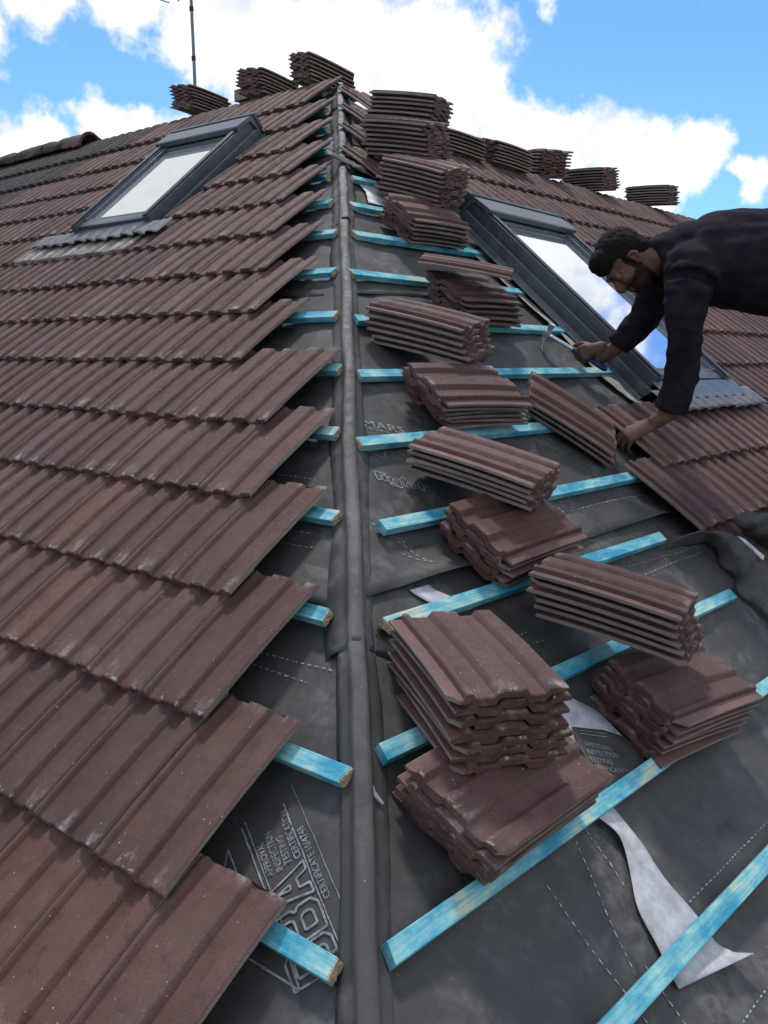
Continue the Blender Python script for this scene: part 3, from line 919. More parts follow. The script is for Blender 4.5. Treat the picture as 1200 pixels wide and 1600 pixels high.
def make_tile_mesh(name, seed, xr=None, yr=None, mats=('tile', 'tile_raw', 'tile_lip'), chips=None):
    rnd = random.Random(seed)
    ys = [0, 0.0025, 0.008, 0.05, 0.11, 0.176, 0.243, 0.30, 0.345, 0.351, TLEN]
    n = len(PROF)
    bm = bmesh.new()
    rows = []
    for j, y in enumerate(ys):
        row = []
        for i, (x, z) in enumerate(PROF):
            zz = z
            if i < NT:
                if j == 0: zz = z - 0.0026
                elif j == 1: zz = z - 0.0007
                elif j == len(ys) - 1: zz = z - 0.003
            zz += 0.0042 * (1 - ((y - TLEN / 2) / (TLEN / 2)) ** 2) - 0.002
            jit = 0.0013 if j in (0, 1, 2) or j >= len(ys) - 2 else 0.0005
            px = x + 0.0008 * noise.noise(Vector((x * 60, y * 30, seed)))
            pz = zz + jit * 0.7 * noise.noise(Vector((x * 90, y * 40, seed + 4.0)))
            py = y + (jit * 1.6 * noise.noise(Vector((x * 80, z * 200, seed + 9.0))) if j in (0, 1, 2, len(ys) - 2, len(ys) - 1) else 0)
            row.append(bm.verts.new((px, py, pz)))
        rows.append(row)
    for j in range(len(ys) - 1):
        for i in range(n):
            k = (i + 1) % n
            f = bm.faces.new((rows[j][i], rows[j][k], rows[j + 1][k], rows[j + 1][i]))
            if i == 0: f.material_index = 1
            elif i < 3: f.material_index = 2
            elif i < NT - 1: f.material_index = 0
            else: f.material_index = 1
    # ends as strips between top and bottom profile
    for row, flip in ((rows[0], True), (rows[-1], False)):
        f = bm.faces.new(row[::-1] if not flip else row)
        f.material_index = 0
        bmesh.ops.triangulate(bm, faces=[f])
    for axis, rg in ((0, xr), (1, yr)):
        if rg is None: continue
        for lim, sgn in ((rg[0], -1), (rg[1], 1)):
            no = [0, 0, 0]; no[axis] = sgn
            co = [0, 0, 0]; co[axis] = lim
            geom = bm.verts[:] + bm.edges[:] + bm.faces[:]
            r = bmesh.ops.bisect_plane(bm, geom=geom, plane_co=co, plane_no=no, clear_outer=True)
            ed = [e for e in r['geom_cut'] if isinstance(e, bmesh.types.BMEdge)]
            if ed:
                ff = bmesh.ops.holes_fill(bm, edges=ed, sides=0)
                for f in ff['faces']: f.material_index = 1
    for (cx, cy, sx, sy, sz_) in (chips or ()):
        no = Vector((sx, sy, 0.25 * rnd.uniform(-1, 1))).normalized()
        co = Vector((cx - sx * sz_ * 0.5, cy - sy * sz_ * 0.5, 0.015))
        geom = bm.verts[:] + bm.edges[:] + bm.faces[:]
        r = bmesh.ops.bisect_plane(bm, geom=geom, plane_co=co, plane_no=no, clear_outer=True)
        ed = [e for e in r['geom_cut'] if isinstance(e, bmesh.types.BMEdge)]
        if ed:
            for f in bmesh.ops.holes_fill(bm, edges=ed, sides=0)['faces']: f.material_index = 1
    bmesh.ops.recalc_face_normals(bm, faces=bm.faces)
    me = bpy.data.meshes.new(name)
    bm.to_mesh(me); bm.free()
    for k in mats: me.materials.append(M[k])
    me.shade_smooth(); me.set_sharp_from_angle(angle=R(24))
    co = np.empty(len(me.vertices) * 3); me.vertices.foreach_get('co', co)
    at = me.attributes.new('tile_co', 'FLOAT_VECTOR', 'POINT'); at.data.foreach_set('vector', co)
    return me


TILES = [make_tile_mesh('roof_tile', s) for s in (1, 2, 3, 4, 5)]
CHIPPED = [make_tile_mesh('roof_tile', 11, chips=[(0, 0, -1, -0.8, 0.022)]), make_tile_mesh('roof_tile', 12, chips=[(TWID, TLEN, 0.7, 1, 0.03)]), make_tile_mesh('roof_tile', 13, chips=[(TWID, 0, 1, -0.7, 0.018), (0, TLEN, -0.6, 1, 0.026)]), make_tile_mesh('roof_tile', 14, chips=[(0, TLEN, -1, 0.9, 0.03)])]
TILES_PALE = make_tile_mesh('roof_tile', 6, mats=('tile_pale', 'tile_raw', 'tile_pale'))
TILES_OLD = [make_tile_mesh('roof_tile', s, mats=('tile_old', 'tile_old', 'tile_old')) for s in (7, 8)]

ALL = []      # dicts: mesh, matrix, label, group, size


def project(P):
    d = P - CAM_C
    z = d.dot(CAM_F)
    if z < 0.1: return None
    return 600 + FPX * d.dot(CAM_R) / z, 800 - FPX * d.dot(CAM_U) / z, z


def add_tile(me, mw, label, group, forced=False):
    c = mw @ Vector((TWID / 2, TLEN / 2, 0.03))
    pr = project(c)
    if pr is None: return
    px, py, z = pr
    mg = 600 if z < 3 else 260
    if not (-mg < px < 1200 + mg and -mg < py < 1600 + mg): return
    nn = mw.to_3x3() @ Vector((0, 0, 1))
    inframe = (-20 < px < 1220 and -20 < py < 1620)
    size = abs(nn.dot((CAM_C - c).normalized())) / z ** 2 * (1.0 if inframe else 0.25)
    ALL.append(dict(me=me, mw=mw, label=label, group=group, size=1e9 if forced else (-1 if label is None else size)))


ORD = ['lowest', 'second', 'third', 'fourth', 'fifth', 'sixth', 'seventh', 'eighth', 'ninth', 'tenth', 'eleventh', 'twelfth', 'thirteenth', 'fourteenth', 'fifteenth', 'sixteenth']
TT = R(4.6)
HT = 0.0495
COVER = 0.2025
Ldev = [0.0, 0.002, 0.016, 0.009, 0.012, 0., -0.006, -0.012, -0.016, -0.016, -0.017, -0.014, -0.018, 0.01, 0.05]
YT = [0.405, 0.597, 0.78, 0.957, 1.143, 1.318, 1.669, 1.84, 2.02, 2.212, 2.397, 2.587, 2.802, 3.005, 3.207]


def clip_for_hole(x0w, x1w, v0, hole):
    """tile spans [x0w, x1w] along the course; returns list of kept (a, b) ranges"""
    hx0, hx1, hv0, hv1 = hole
    if v0 + 0.30 < hv0 or v0 + 0.06 > hv1: return [(x0w, x1w)]
    out = []
    if x0w < hx0: out.append((x0w, min(x1w, hx0)))
    if x1w > hx1: out.append((max(x0w, hx1), x1w))
    return [q for q in out if q[1] - q[0] > 0.035]


# left slope courses
HOLE_L = (3.215, 3.945, 2.92, 3.74)
for k in range(-1, 15):
    v0 = 0.107 + G * k + (Ldev[k] if k >= 0 else 0)
    yt = YT[k] if k >= 0 else 0.23
    wv = math.cos(-TT)
    ux = -eL
    uy = (uL * math.cos(TT) - nL * math.sin(TT))
    uz = ux.cross(uy)
    word = ORD[k] if k >= 0 else None
    for i in range(60):
        yr_, yl_ = yt + i * COVER, yt + i * COVER + TWID
        if yl_ > 10.5: break
        old = (yl_ > 5.75 and k >= 10) or (yl_ > 6.6 + 0.4 * (10 - k) and k >= 8)
        me = random.choice(TILES_OLD) if old else random.choice(TILES + TILES + CHIPPED[:1])
        if k == 9 and 3.12 < yr_ < 4.1 and i > 0: me = TILES_PALE
        dh = random.uniform(-0.0012, 0.0015)
        rot = random.uniform(-0.006, 0.006)
        p0 = PL(yl_, v0 + random.uniform(-0.003, 0.003), HT + dh)
        keep = clip_for_hole(yr_, yl_, v0, HOLE_L)
        for (a_, b_) in keep:
            if (a_, b_) != (yr_, yl_):
                me2 = make_tile_mesh('roof_tile', 30 + i, xr=(yl_ - b_, yl_ - a_))
            else: me2 = me
            mw = mat4((ux + uy * rot).normalized() * SL, (uy - ux * rot).normalized() * (SL * 1.035), uz * SL, p0)
            if i == 0:
                lab, grp = 'end tile beside the hip in the %s course up the left slope' % word, 'end tiles beside the hip on the left slope'
            elif old:
                lab, grp = 'old dark mossy tile at the far end of the %s left course' % word, 'old tiles of the %s left course' % word
            elif me is TILES_PALE:
                lab, grp = 'dust-whitened tile just below the left skylight', 'whitened tiles below the left skylight'
            else:
                lab, grp = 'brown ribbed tile laid in the %s course up the left slope' % word, 'laid tiles of the %s left course' % word
            add_tile(me2, mw, lab if word else None, grp)

# right slope courses
RC = [(0.05, 2.45), (0.325, 2.45), (0.60, 2.47), (0.88, 2.365), (1.168, 2.550), (1.465, 3.915), (1.74, 3.915), (2.03, 3.915), (2.31, 3.915), (2.57, 3.915), (2.83, 3.905), (3.10, None), (3.40, None), (3.69, None), (3.97, None)]
HOLE_R = (2.95, 3.905, 1.62, 3.02)
SKIP_R = []
for k, (v0, xs) in enumerate(RC):
    ux, uy = eR, (uR * math.cos(TT) - nR * math.sin(TT))
    uz = ux.cross(uy)
    if xs is None: xs = hip_x(v0 + 0.17) + 0.10
    word = ORD[k - 2] if k >= 2 else None
    for i in range(50):
        x0, x1 = xs + i * COVER, xs + i * COVER + TWID
        if x0 > 9.5: break
        if v0 > 3.5 and x0 + 0.06 > APX.x + (V_RIDGE_L - v0 - 0.1) * HRX: break
        me = random.choice(TILES)
        rot = random.uniform(-0.003, 0.003)
        p0 = PR(x0, v0 + random.uniform(-0.003, 0.003), HT + random.uniform(-0.001, 0.0015))
        for (a_, b_) in clip_for_hole(x0, x1, v0, HOLE_R):
            me2 = me if (a_, b_) == (x0, x1) else make_tile_mesh('roof_tile', 60 + i, xr=(a_ - x0, b_ - x0))
            mw = mat4((ux + uy * rot).normalized(), (uy - ux * rot).normalized(), uz, p0)
            where = 'below the right skylight' if k <= 4 else ('right of the skylight' if k <= 10 else 'above the right skylight')
            if i == 0 and k == 4: lab, grp = 'end tile being set under the man\'s lower hand', None
            elif i == 0 and k <= 4: lab, grp = 'open end tile of the %s laid course at right, beside bare membrane' % word, None
            elif i == 0 and k >= 11: lab, grp = 'end tile by the hip in the %s course up the right slope' % word, None
            else: lab, grp = 'brown ribbed tile %s, in the %s course up' % (where, word), 'laid tiles of the %s right course' % word
            add_tile(me2, mw, lab if word else None, grp)

# stacks: (count, on a ridge, (x, v, h, phi, tilt, roll, pitch, stagger a, stagger b), flip, description)
STACKS = {
1:(7,0,(0.870,0.650,0.043,238.3,25.2,16.4,0.0213,0.009,0.005),0,'the tall tilted stack nearest the camera'),
2:(5,0,(0.802,0.478,0.015,182.0,-2.3,10.8,0.0203,-0.012,-0.013),0,'the flat stack under the tall nearest stack'),
3:(6,0,(1.398,0.682,0.101,284.3,26.1,-10.8,0.0200,0.016,0.035),0,'the long-sided tilted stack right of the nearest one'),
4:(6,0,(1.526,0.456,0.000,172.4,-3.1,14.5,0.0190,0.020,0.001),1,'the fanned stack beside the APPROVAL scrap'),
5:(5,0,(1.464,1.208,0.071,287.1,21.9,-5.5,0.0180,-0.008,0.045),0,'the tilted stack just right of the light print'),
6:(5,0,(1.444,1.024,0.013,183.0,-2.2,7.3,0.0201,-0.023,-0.004),1,'the fanned stack above the lifted membrane edge'),
7:(6,0,(1.750,1.545,0.024,173.0,-4.5,9.2,0.0179,-0.063,-0.024),1,'the fanned stack just above the MARS print'),
8:(6,0,(1.869,1.851,0.035,285.9,23.3,-2.8,0.0208,0.032,0.011),0,'the tilted stack left of the hammer'),
9:(5,0,(2.408,2.128,0.017,179.2,-1.0,10.2,0.0208,-0.014,0.020),1,'the untidy stack under one slanting loose tile'),
10:(6,0,(2.635,2.692,0.019,177.0,-1.9,5.7,0.0192,-0.037,-0.011),1,'the fanned stack touching the right skylight\'s top corner'),
11:(8,0,(2.812,2.923,0.082,277.7,21.1,5.6,0.0202,-0.008,0.006),0,'the lowest of three piled stacks by the upper hip'),
12:(8,0,(2.928,3.234,0.128,280.8,26.4,1.7,0.0205,0.023,0.013),0,'the middle of three piled stacks by the upper hip'),
13:(6,0,(3.096,3.441,0.220,284.9,26.3,-8.9,0.0214,0.002,-0.009),0,'the topmost of three piled stacks by the upper hip'),
14:(6,1,(3.93,2.99,2.325,176.0,3.1,-16.0,0.0195,-0.003,0.019),0,'the ridge stack half hidden behind the piled stacks'),
15:(7,1,(4.410,2.984,2.321,176.3,3.1,-16.0,0.0189,-0.003,0.019),0,'the dark-ended ridge stack over the right skylight'),
16:(8,1,(5.040,3.043,2.356,233.7,-10.3,-3.7,0.0215,-0.009,-0.006),0,'the upright ridge stack third from the right'),
17:(8,1,(5.632,3.037,2.343,264.4,-4.0,6.1,0.0189,0.014,0.011),0,'the right ridge stack second from the end'),
18:(7,1,(6.511,2.985,2.348,273.4,-3.2,3.7,0.0201,0.016,0.003),0,'the rightmost stack on the right ridge'),
19:(7,1,(3.498,4.837,2.760,183.6,4.2,-9.3,0.0207,-0.018,0.024),0,'the ridge stack in front of the aerial mast'),
20:(7,1,(3.520,4.170,2.739,185.2,4.8,-8.6,0.0213,-0.026,0.024),0,'the ridge stack beside the reddish chimney'),
21:(7,1,(3.517,3.679,2.718,172.4,10.3,-12.8,0.0216,-0.033,0.013),0,'the ridge stack at the very top of the hip'),
22:(3,0,(2.282,1.456,0.016,307.4,-2.9,0.1,0.0208,0.017,0.008),0,'the small stack by the man\'s lower hand'),
}
for k, (N, ridge, pr, flip, desc) in STACKS.items():
    x, v, h, ph, al, be, pt, sa, sb = pr
    ph, al, be = R(ph), R(al), R(be)
    e, u_, n_ = (Vector((1, 0, 0)), Vector((0, 1, 0)), Vector((0, 0, 1))) if ridge else SLOPE_R[:3]
    av = e * math.cos(ph) + u_ * math.sin(ph); bv = -e * math.sin(ph) + u_ * math.cos(ph)
    a2 = av * math.cos(al) + n_ * math.sin(al); n2 = a2.cross(bv)
    b3 = bv * math.cos(be) + n2 * math.sin(be); n3 = a2.cross(b3)
    O = e * x + u_ * v + n_ * h
    sc = 1.0
    if k in (19, 20, 21): sc = SL; O = OL + O * SL
    rs = random.Random(100 + k)
    for i in range(N):
        f = 1 - i / max(1, N - 1)
        c = O + (n3 * (i * pt) + a2 * (sa * f + rs.uniform(-0.011, 0.011)) + b3 * (sb * f + rs.uniform(-0.007, 0.007))) * sc
        s = -a2 if not flip else a2              # towards the head
        w = s.cross(n3)
        rot = rs.uniform(-0.035, 0.035)
        w2, s2 = (w + s * rot).normalized(), (s - w * rot).normalized()
        mw = mat4(w2 * sc, s2 * sc, n3 * sc, c - w2 * (TWID / 2 * sc) - s2 * (TLEN / 2 * sc))
        pos = N - 1 - i
        lab = ('topmost tile of ' if pos == 0 else ('bottom tile of ' if i == 0 else ORD[pos] + ' tile down in ')) + desc
        add_tile(rs.choice(TILES + CHIPPED), mw, lab, 'tiles of ' + desc, True)
# the single loose tile leaning on a stack
x, v, h = 2.346, 2.190, 0.160
ph, al = R(307.4), R(20.8)
av = eR * math.cos(ph) + uR * math.sin(ph); bv = -eR * math.sin(ph) + uR * math.cos(ph)
a2 = (av * math.cos(al) + nR * math.sin(al)).normalized()
vd = (PR(x, v, h) - CAM_C).normalized()
bv = (vd - a2 * vd.dot(a2)).normalized()              # across, level with the line of the slope above
n3 = a2.cross(bv)
if n3.z < 0: n3 = -n3; bv = -bv
n3 = (n3 - vd * 0.10).normalized(); bv = n3.cross(a2).normalized(); n3 = a2.cross(bv)
s = -a2; w = s.cross(n3)
add_tile(TILES[1], mat4(w, s, n3, PR(x, v, h) - w * TWID / 2 - s * TLEN / 2), 'single slanting loose tile on top of an untidy stack', None, True)

ALL.sort(key=lambda t: -t['size'])
NIND = 296
for t in ALL[:NIND]:
    o = bpy.data.objects.new('roof_tile', t['me'])
    COL.objects.link(o)
    o.matrix_world = t['mw']
    tag(o, t['label'], 'roof tile', t['group'])
# the far rest of the laid tiles as one mesh
rest = ALL[NIND:]
mats_all = ['tile', 'tile_raw', 'tile_lip', 'tile_pale', 'tile_old']
vv, ff, mi = [], [], []
lc, rn = [], []
cache = {}
for t in rest:
    me = t['me']
    if me.name not in cache:
        co = np.empty(len(me.vertices) * 3); me.vertices.foreach_get('co', co)
        cache[me.name] = (co.reshape(-1, 3), [tuple(p.vertices) for p in me.polygons], [mats_all.index({v: k for k, v in M.items()}[me.materials[p.material_index]]) for p in me.polygons])
    co, fs, ms = cache[me.name]
    mm = np.array(t['mw'])
    base = len(vv)
    lc.append(co); rn += [random.random()] * len(co)
    vv += (co @ mm[:3, :3].T + mm[:3, 3]).tolist()
    ff += [tuple(i + base for i in f) for f in fs]
    mi += ms
if rest:
    # tile-local position stored so that edge wear lies on each tile's own edges
    far = mesh_obj('far_roof_tiles', vv, ff, [M[k] for k in mats_all], fm=mi, smooth=True, angle=24)
    at = far.data.attributes.new('tile_co', 'FLOAT_VECTOR', 'POINT'); at.data.foreach_set('vector', np.concatenate(lc).ravel())
    at = far.data.attributes.new('tile_rnd', 'FLOAT', 'POINT'); at.data.foreach_set('value', rn)
    tag(far, 'small far brown tiles of the upper courses beyond the nearer ones', 'roof tiles', None, 'stuff')

# ------------------------------------------------------------------ battens
def batten(slope, a_, b_, v_up, label, group, cut=True, tilt=0.0, hw=0.036, hh=0.022, h0=0.001):
    """from a_ (hip end) to b_ along the slope's own course direction; v_up: upper edge"""
    e, u_, n_ = [q.normalized() for q in slope[:3]]
    L = abs(b_ - a_) * slope[0].length
    sgn = 1 if b_ > a_ else -1
    ux = (e * sgn * math.cos(tilt) + u_ * math.sin(tilt)).normalized()
    uz = n_
    uy = uz.cross(ux)
    # keep local y pointing upslope where possible
    up = 1 if uy.dot(u_) > 0 else -1
    p0 = SP(slope, a_, v_up, h0)
    y0, y1 = (-hw, 0) if up > 0 else (0, hw)
    mw = mat4(ux, uy, uz, p0)
    bm = bmesh.new()
    box(bm, 0, L, y0, y1, 0, hh, 0.0012)
    rnd = random.Random(label)
    skew = rnd.uniform(-0.006, 0.006)
    for v in bm.verts:
        if v.co.x < 0.01: v.co.x += skew * (v.co.y - (y0 + y1) / 2) / hw * 2
    for f in bm.faces:
        c = f.calc_center_median()
        if c.z < hh - 0.0005: f.material_index = 1
    o = bm_obj('batten', bm, [M['batten'], M['batten_side']])
    o.matrix_world = mw
    if cut:
        bm = bmesh.new()
        n = 7
        g = [[bm.verts.new((-0.001 - rnd.uniform(0, 0.0030) + skew * ((y0 + (y1 - y0) * i / n) - (y0 + y1) / 2) / hw * 2, y0 + 0.001 + (y1 - y0 - 0.002) * i / n, 0.001 + (hh - 0.002) * j / 5)) for i in range(n + 1)] for j in range(6)]
        back = [[bm.verts.new((0.004 + abs(skew), v.co.y, v.co.z)) for v in row] for row in g]
        for j in range(5):
            for i in range(n): bm.faces.new((g[j][i], g[j + 1][i], g[j + 1][i + 1], g[j][i + 1]))
        for i in range(n):
            bm.faces.new((g[0][i], g[0][i + 1], back[0][i + 1], back[0][i])); bm.faces.new((g[5][i + 1], g[5][i], back[5][i], back[5][i + 1]))
        for j in range(5):
            bm.faces.new((g[j + 1][0], g[j][0], back[j][0], back[j + 1][0])); bm.faces.new((g[j][n], g[j + 1][n], back[j + 1][n], back[j][n]))
        bm_obj('cut_end', bm, M['cut'], o)
    tag(o, label, 'batten', group)
    return o


GB = 'battens across the right slope'
RB = [  # (x hip end, x far end, v at hip end, v at far end, cut end, label)
    (0.19, 2.30, 0.118, 0.112, True, 'lowest blue batten, crossing the bottom right corner over the pale strip'),
    (0.429, 2.40, 0.398, 0.401, False, 'long blue batten under the nearest two flat stacks, dark end by the hip'),
    (0.659, 2.267, 0.685, 0.676, False, 'blue batten passing behind the tall near stack, yellowish end by the hip'),
    (0.890, 2.202, 0.934, 0.941, True, 'blue batten over the tall near stack, under the lifted membrane edge'),
    (1.096, 2.75, 1.194, 1.203, False, 'blue batten ending under the second course of laid tiles at right'),
    (1.255, 2.42, 1.484, 1.480, True, 'blue batten running through the MARS and light printing'),
    (1.492, 3.030, 1.771, 1.774, True, 'blue batten just below the hammer, ending at the skylight'),
    (1.713, 3.030, 2.061, 2.056, False, 'blue batten just above the hammer, ending at the skylight'),
    (1.924, 3.021, 2.350, 2.338, True, 'blue batten behind the single slanting loose tile'),
    (2.185, 3.115, 2.648, 2.641, True, 'blue batten just below the stack at the skylight corner'),
    (2.370, 3.000, 2.899, 2.900, True, 'short blue batten below the pale crumpled sheet, third below the pile'),
    (2.600, 3.050, 3.171, 3.172, True, 'short blue batten along the lower side of the pale crumpled sheet'),
    (2.815, 3.150, 3.452, 3.450, True, 'short blue batten along the upper side of the pale crumpled sheet'),
    (3.050, 3.60, 3.764, 3.764, True, 'small batten end showing under tiles right of the upper hip'),
    (3.250, 3.55, 4.045, 4.045, True, 'small batten end second from the top, right of the hip'),
    (3.470, 3.60, 4.335, 4.335, True, 'topmost small batten end right of the hip'),
]
for x0, x1, va, vb, cut, lab in RB:
    batten(SLOPE_R, x0, x1, va, lab, GB, cut, tilt=math.atan2(vb - va, x1 - x0))
LB = [(0.240, 0.150), (0.291, 0.446), (0.464, 0.714), (0.734, 1.008), (0.903, 1.271), (1.112, 1.553), (1.30, 1.82), (1.521, 2.095), (1.733, 2.367), (1.939, 2.651), (2.165, 2.915), (2.390, 3.185), (2.605, 3.465), (2.815, 3.745), (3.04, 4.03), (3.27, 4.31)]
for k, (y0, v) in enumerate(LB):
    if k == 0: lab = 'blue batten end at the very bottom of the left slope'
    else: lab = 'blue batten end jutting from under the %s course up the left slope' % ORD[k - 1]
    batten(SLOPE_L, y0, y0 + 0.9, v, lab, 'batten ends on the left slope', True)
# short piece lying by the left frame edge
batten(SLOPE_L, 4.82, 5.5, 2.86, 'short blue batten piece lying on the tiles at the left edge', None, False, h0=0.088)

# ------------------------------------------------------------------ skylights
def skylight(name, mw, W, H, glassmat, label, side_tray):
    """local x across, y up the slope, z out of the roof; frame top surface near z = 0 (mw origin: lower corner)"""
    root = empty(name, mw)
    tag(root, label, 'skylight')
    D = 0.115                       # how far the frame stands above the underlay
    fr_ = bmesh.new()
    t = 0.052
    for (x0, x1, y0, y1) in ((0, t, 0.0, H), (W - t, W, 0.0, H)):
        box(fr_, x0, x1, y0, y1, -D, 0.0, 0.004)
        box(fr_, x0 + 0.012, x1 - 0.010, y0 + 0.004, y1 - 0.06, 0.0005, 0.010, 0.003)
    box(fr_, t, W - t, 0.0, 0.055, -D, -0.030, 0.003)
    box(fr_, t, W - t, H - 0.09, H, -D, -0.004, 0.003)
    bm_obj('frame', fr_, M['frame'], root, True, 30)
    sash = bmesh.new()
    s = 0.026
    box(sash, t + 0.003, t + s, 0.062, H - 0.092, -0.045, -0.006, 0.003)
    box(sash, W - t - s, W - t - 0.003, 0.062, H - 0.092, -0.045, -0.006, 0.003)
    box(sash, t + 0.003, W - t - 0.003, 0.012, 0.062, -0.0295, -0.012, 0.003)
    box(sash, t + s, W - t - s, 0.063, 0.080, -0.040, -0.012, 0.003)
    box(sash, t + s, W - t - s, H - 0.145, H - 0.093, -0.040, -0.014, 0.003)
    bm_obj('sash', sash, M['frame_light'], root, True, 30)
    gl = bmesh.new()
    box(gl, t + s - 0.004, W - t - s + 0.004, 0.078, H - 0.140, -0.036, -0.024, 0.0)
    bm_obj('glass_pane', gl, glassmat, root)
    hood = bmesh.new()
    # sloping top hood overhanging the head of the sash
    pr_ = [(H + 0.015, -0.06), (H + 0.010, 0.006), (H - 0.004, 0.016), (H - 0.115, 0.024), (H - 0.122, 0.020), (H - 0.122, -0.004), (H - 0.112, -0.004), (H - 0.10, 0.004), (H - 0.02, -0.003), (H - 0.0, -0.06)]
    loft(hood, [[Vector((x, y, z)) for y, z in pr_] for x in (-0.008, W + 0.008)])
    bm_obj('top_hood', hood, M['frame_light'], root, True, 25)
    cover = bmesh.new()
    box(cover, -0.012, W + 0.012, H + 0.018, H + 0.04, -0.075, 0.016, 0.004)
    bm_obj('head_flashing', cover, M['frame'], root, True, 30)
    # side trays
    for sx in (0, 1):
        tr = bmesh.new()
        wd = side_tray[sx]
        prof = [(0.0, -0.055), (0.0, -D + 0.012), (wd * 0.55, -D + 0.010), (wd * 0.60, -D + 0.022), (wd * 0.72, -D + 0.022), (wd * 0.76, -D + 0.010), (wd, -D + 0.012), (wd + 0.004, -D + 0.004), (wd - 0.01, -D), (0.004, -D + 0.002), (0.003, -0.06)]
        X = (lambda q: -0.0025 - q) if sx == 0 else (lambda q: W + 0.0025 + q)
        loft(tr, [[Vector((X(q), y, z)) for q, z in prof] for y in (-0.02, H * 0.5, H + 0.02)])
        bm_obj('side_flashing', tr, M['frame_light'], root, True, 25)
    return root


# right skylight
def sky_frame(e, u_, n_, al, ph, be):
    aY = u_ * math.cos(ph) - e * math.sin(ph); bX = e * math.cos(ph) + u_ * math.sin(ph)
    a2 = (aY * math.cos(al) + n_ * math.sin(al)).normalized()
    b2 = (bX * math.cos(be) + n_ * math.sin(be)); b2 = (b2 - a2 * b2.dot(a2)).normalized()
    return a2, b2


a2, b2 = sky_frame(eR, uR, nR, R(2.1), R(0.2), R(-1.0))
sky_r = skylight('roof_skylight', mat4(b2, a2, b2.cross(a2), PR(3.082, 1.586, 0.116)), 0.78, 1.273, M['glass'], 'right-hand skylight reflecting white cloud and blue sky beside the man', (0.075, 0.03))
a2, b2 = sky_frame(eL, uL, nL, R(3.0), R(-0.8), R(1.0))
b2n = -b2                                 # local x runs towards the hip
sky_l = skylight('roof_skylight', mat4(b2n * SL, a2 * SL, b2n.cross(a2) * SL, PL(3.252, 2.820, 0.113) + b2 * (0.66 * SL)), 0.66, 0.883, M['glass_blind'], 'left-hand skylight with milky pale glass among the laid tiles', (0.03, 0.03))


def apron(name, slope, x0, x1, v0, v1, phase, root, mat, hs, drop=0.0, seed=1):
    """corrugated lead dressed over tile ribs"""
    nx = int((x1 - x0) / 0.008)
    vs = lin(0, 1, 9)
    verts, faces = [], []
    for j, t in enumerate(vs):
        for i in range(nx + 1):
            x = x0 + (x1 - x0) * i / nx
            wave = 0.5 + 0.5 * math.cos(2 * math.pi * (x - phase) / 0.10125)
            wave = min(1.0, max(0.0, (wave - 0.25) * 2.0))
            k = (1 - t) ** 0.7
            v = v0 + (v1 - v0) * t + (1 - t) * (0.014 * noise.noise(Vector((x * 5, seed, 0))) + 0.006 * (1 - wave))
            h = hs + 0.014 * wave * k + (1 - k) * 0.012 + 0.004 * noise.noise(Vector((x * 25, t * 3, seed)))
            h += -math.tan(TT) * (v - v0)
            verts.append(SP(slope, x, v, h))
    w = nx + 1
    for j in range(len(vs) - 1):
        for i in range(nx):
            q = j * w + i
            faces.append((q, q + 1, q + w + 1, q + w))
    o = mesh_obj(name, verts, faces, mat, smooth=True)
    md = o.modifiers.new('thickness', 'SOLIDIFY'); md.thickness = 0.0025; md.offset = 0
    o.parent = root
    o.matrix_parent_inverse = root.matrix_world.inverted()
    return o


bpy.context.view_layer.update()
apron('lead_apron', SLOPE_R, 2.985, 4.02, 1.405, 1.545, 2.55 + 0.22, sky_r, M['lead'], 0.083, seed=2)
apron('lead_apron', SLOPE_L, 3.08, 4.22, 2.695, 2.82, YT[9] + 0.01, sky_l, M['lead'], 0.083, seed=5)


def sill(slope, x0, x1, v0, v1, h0, h1, root, mat, name='sill_flashing'):
    bm = bmesh.new()
    loft(bm, [[SP(slope, x, v0, h0), SP(slope, x, v1, h1), SP(slope, x, v1, h1 - 0.004), SP(slope, x, v0, h0 - 0.004)] for x in (x0, x1)])
    o = bm_obj(name, bm, mat)
    o.parent = root
    o.matrix_parent_inverse = root.matrix_world.inverted()
    return o


sill(SLOPE_R, 3.06, 3.90, 1.485, 1.590, 0.088, 0.094, sky_r, M['frame_light'])
sill(SLOPE_L, 3.235, 3.925, 2.735, 2.826, 0.086, 0.092, sky_l, M['frame'])
# pale underfelt collar beside the right skylight
ribbon('felt_collar', SLOPE_R, [(2.955, 2.86), (2.965, 2.4), (2.955, 1.95), (2.930, 1.74), (2.945, 1.62), (3.0, 1.50)], [(3.02, 2.86), (3.02, 2.4), (3.02, 1.95), (3.015, 1.74), (3.03, 1.62), (3.06, 1.50)], 0.010, M['pale_flash'],
       'ragged pale felt edge along the left side of the right skylight', 'felt collar', 0.012, 12)

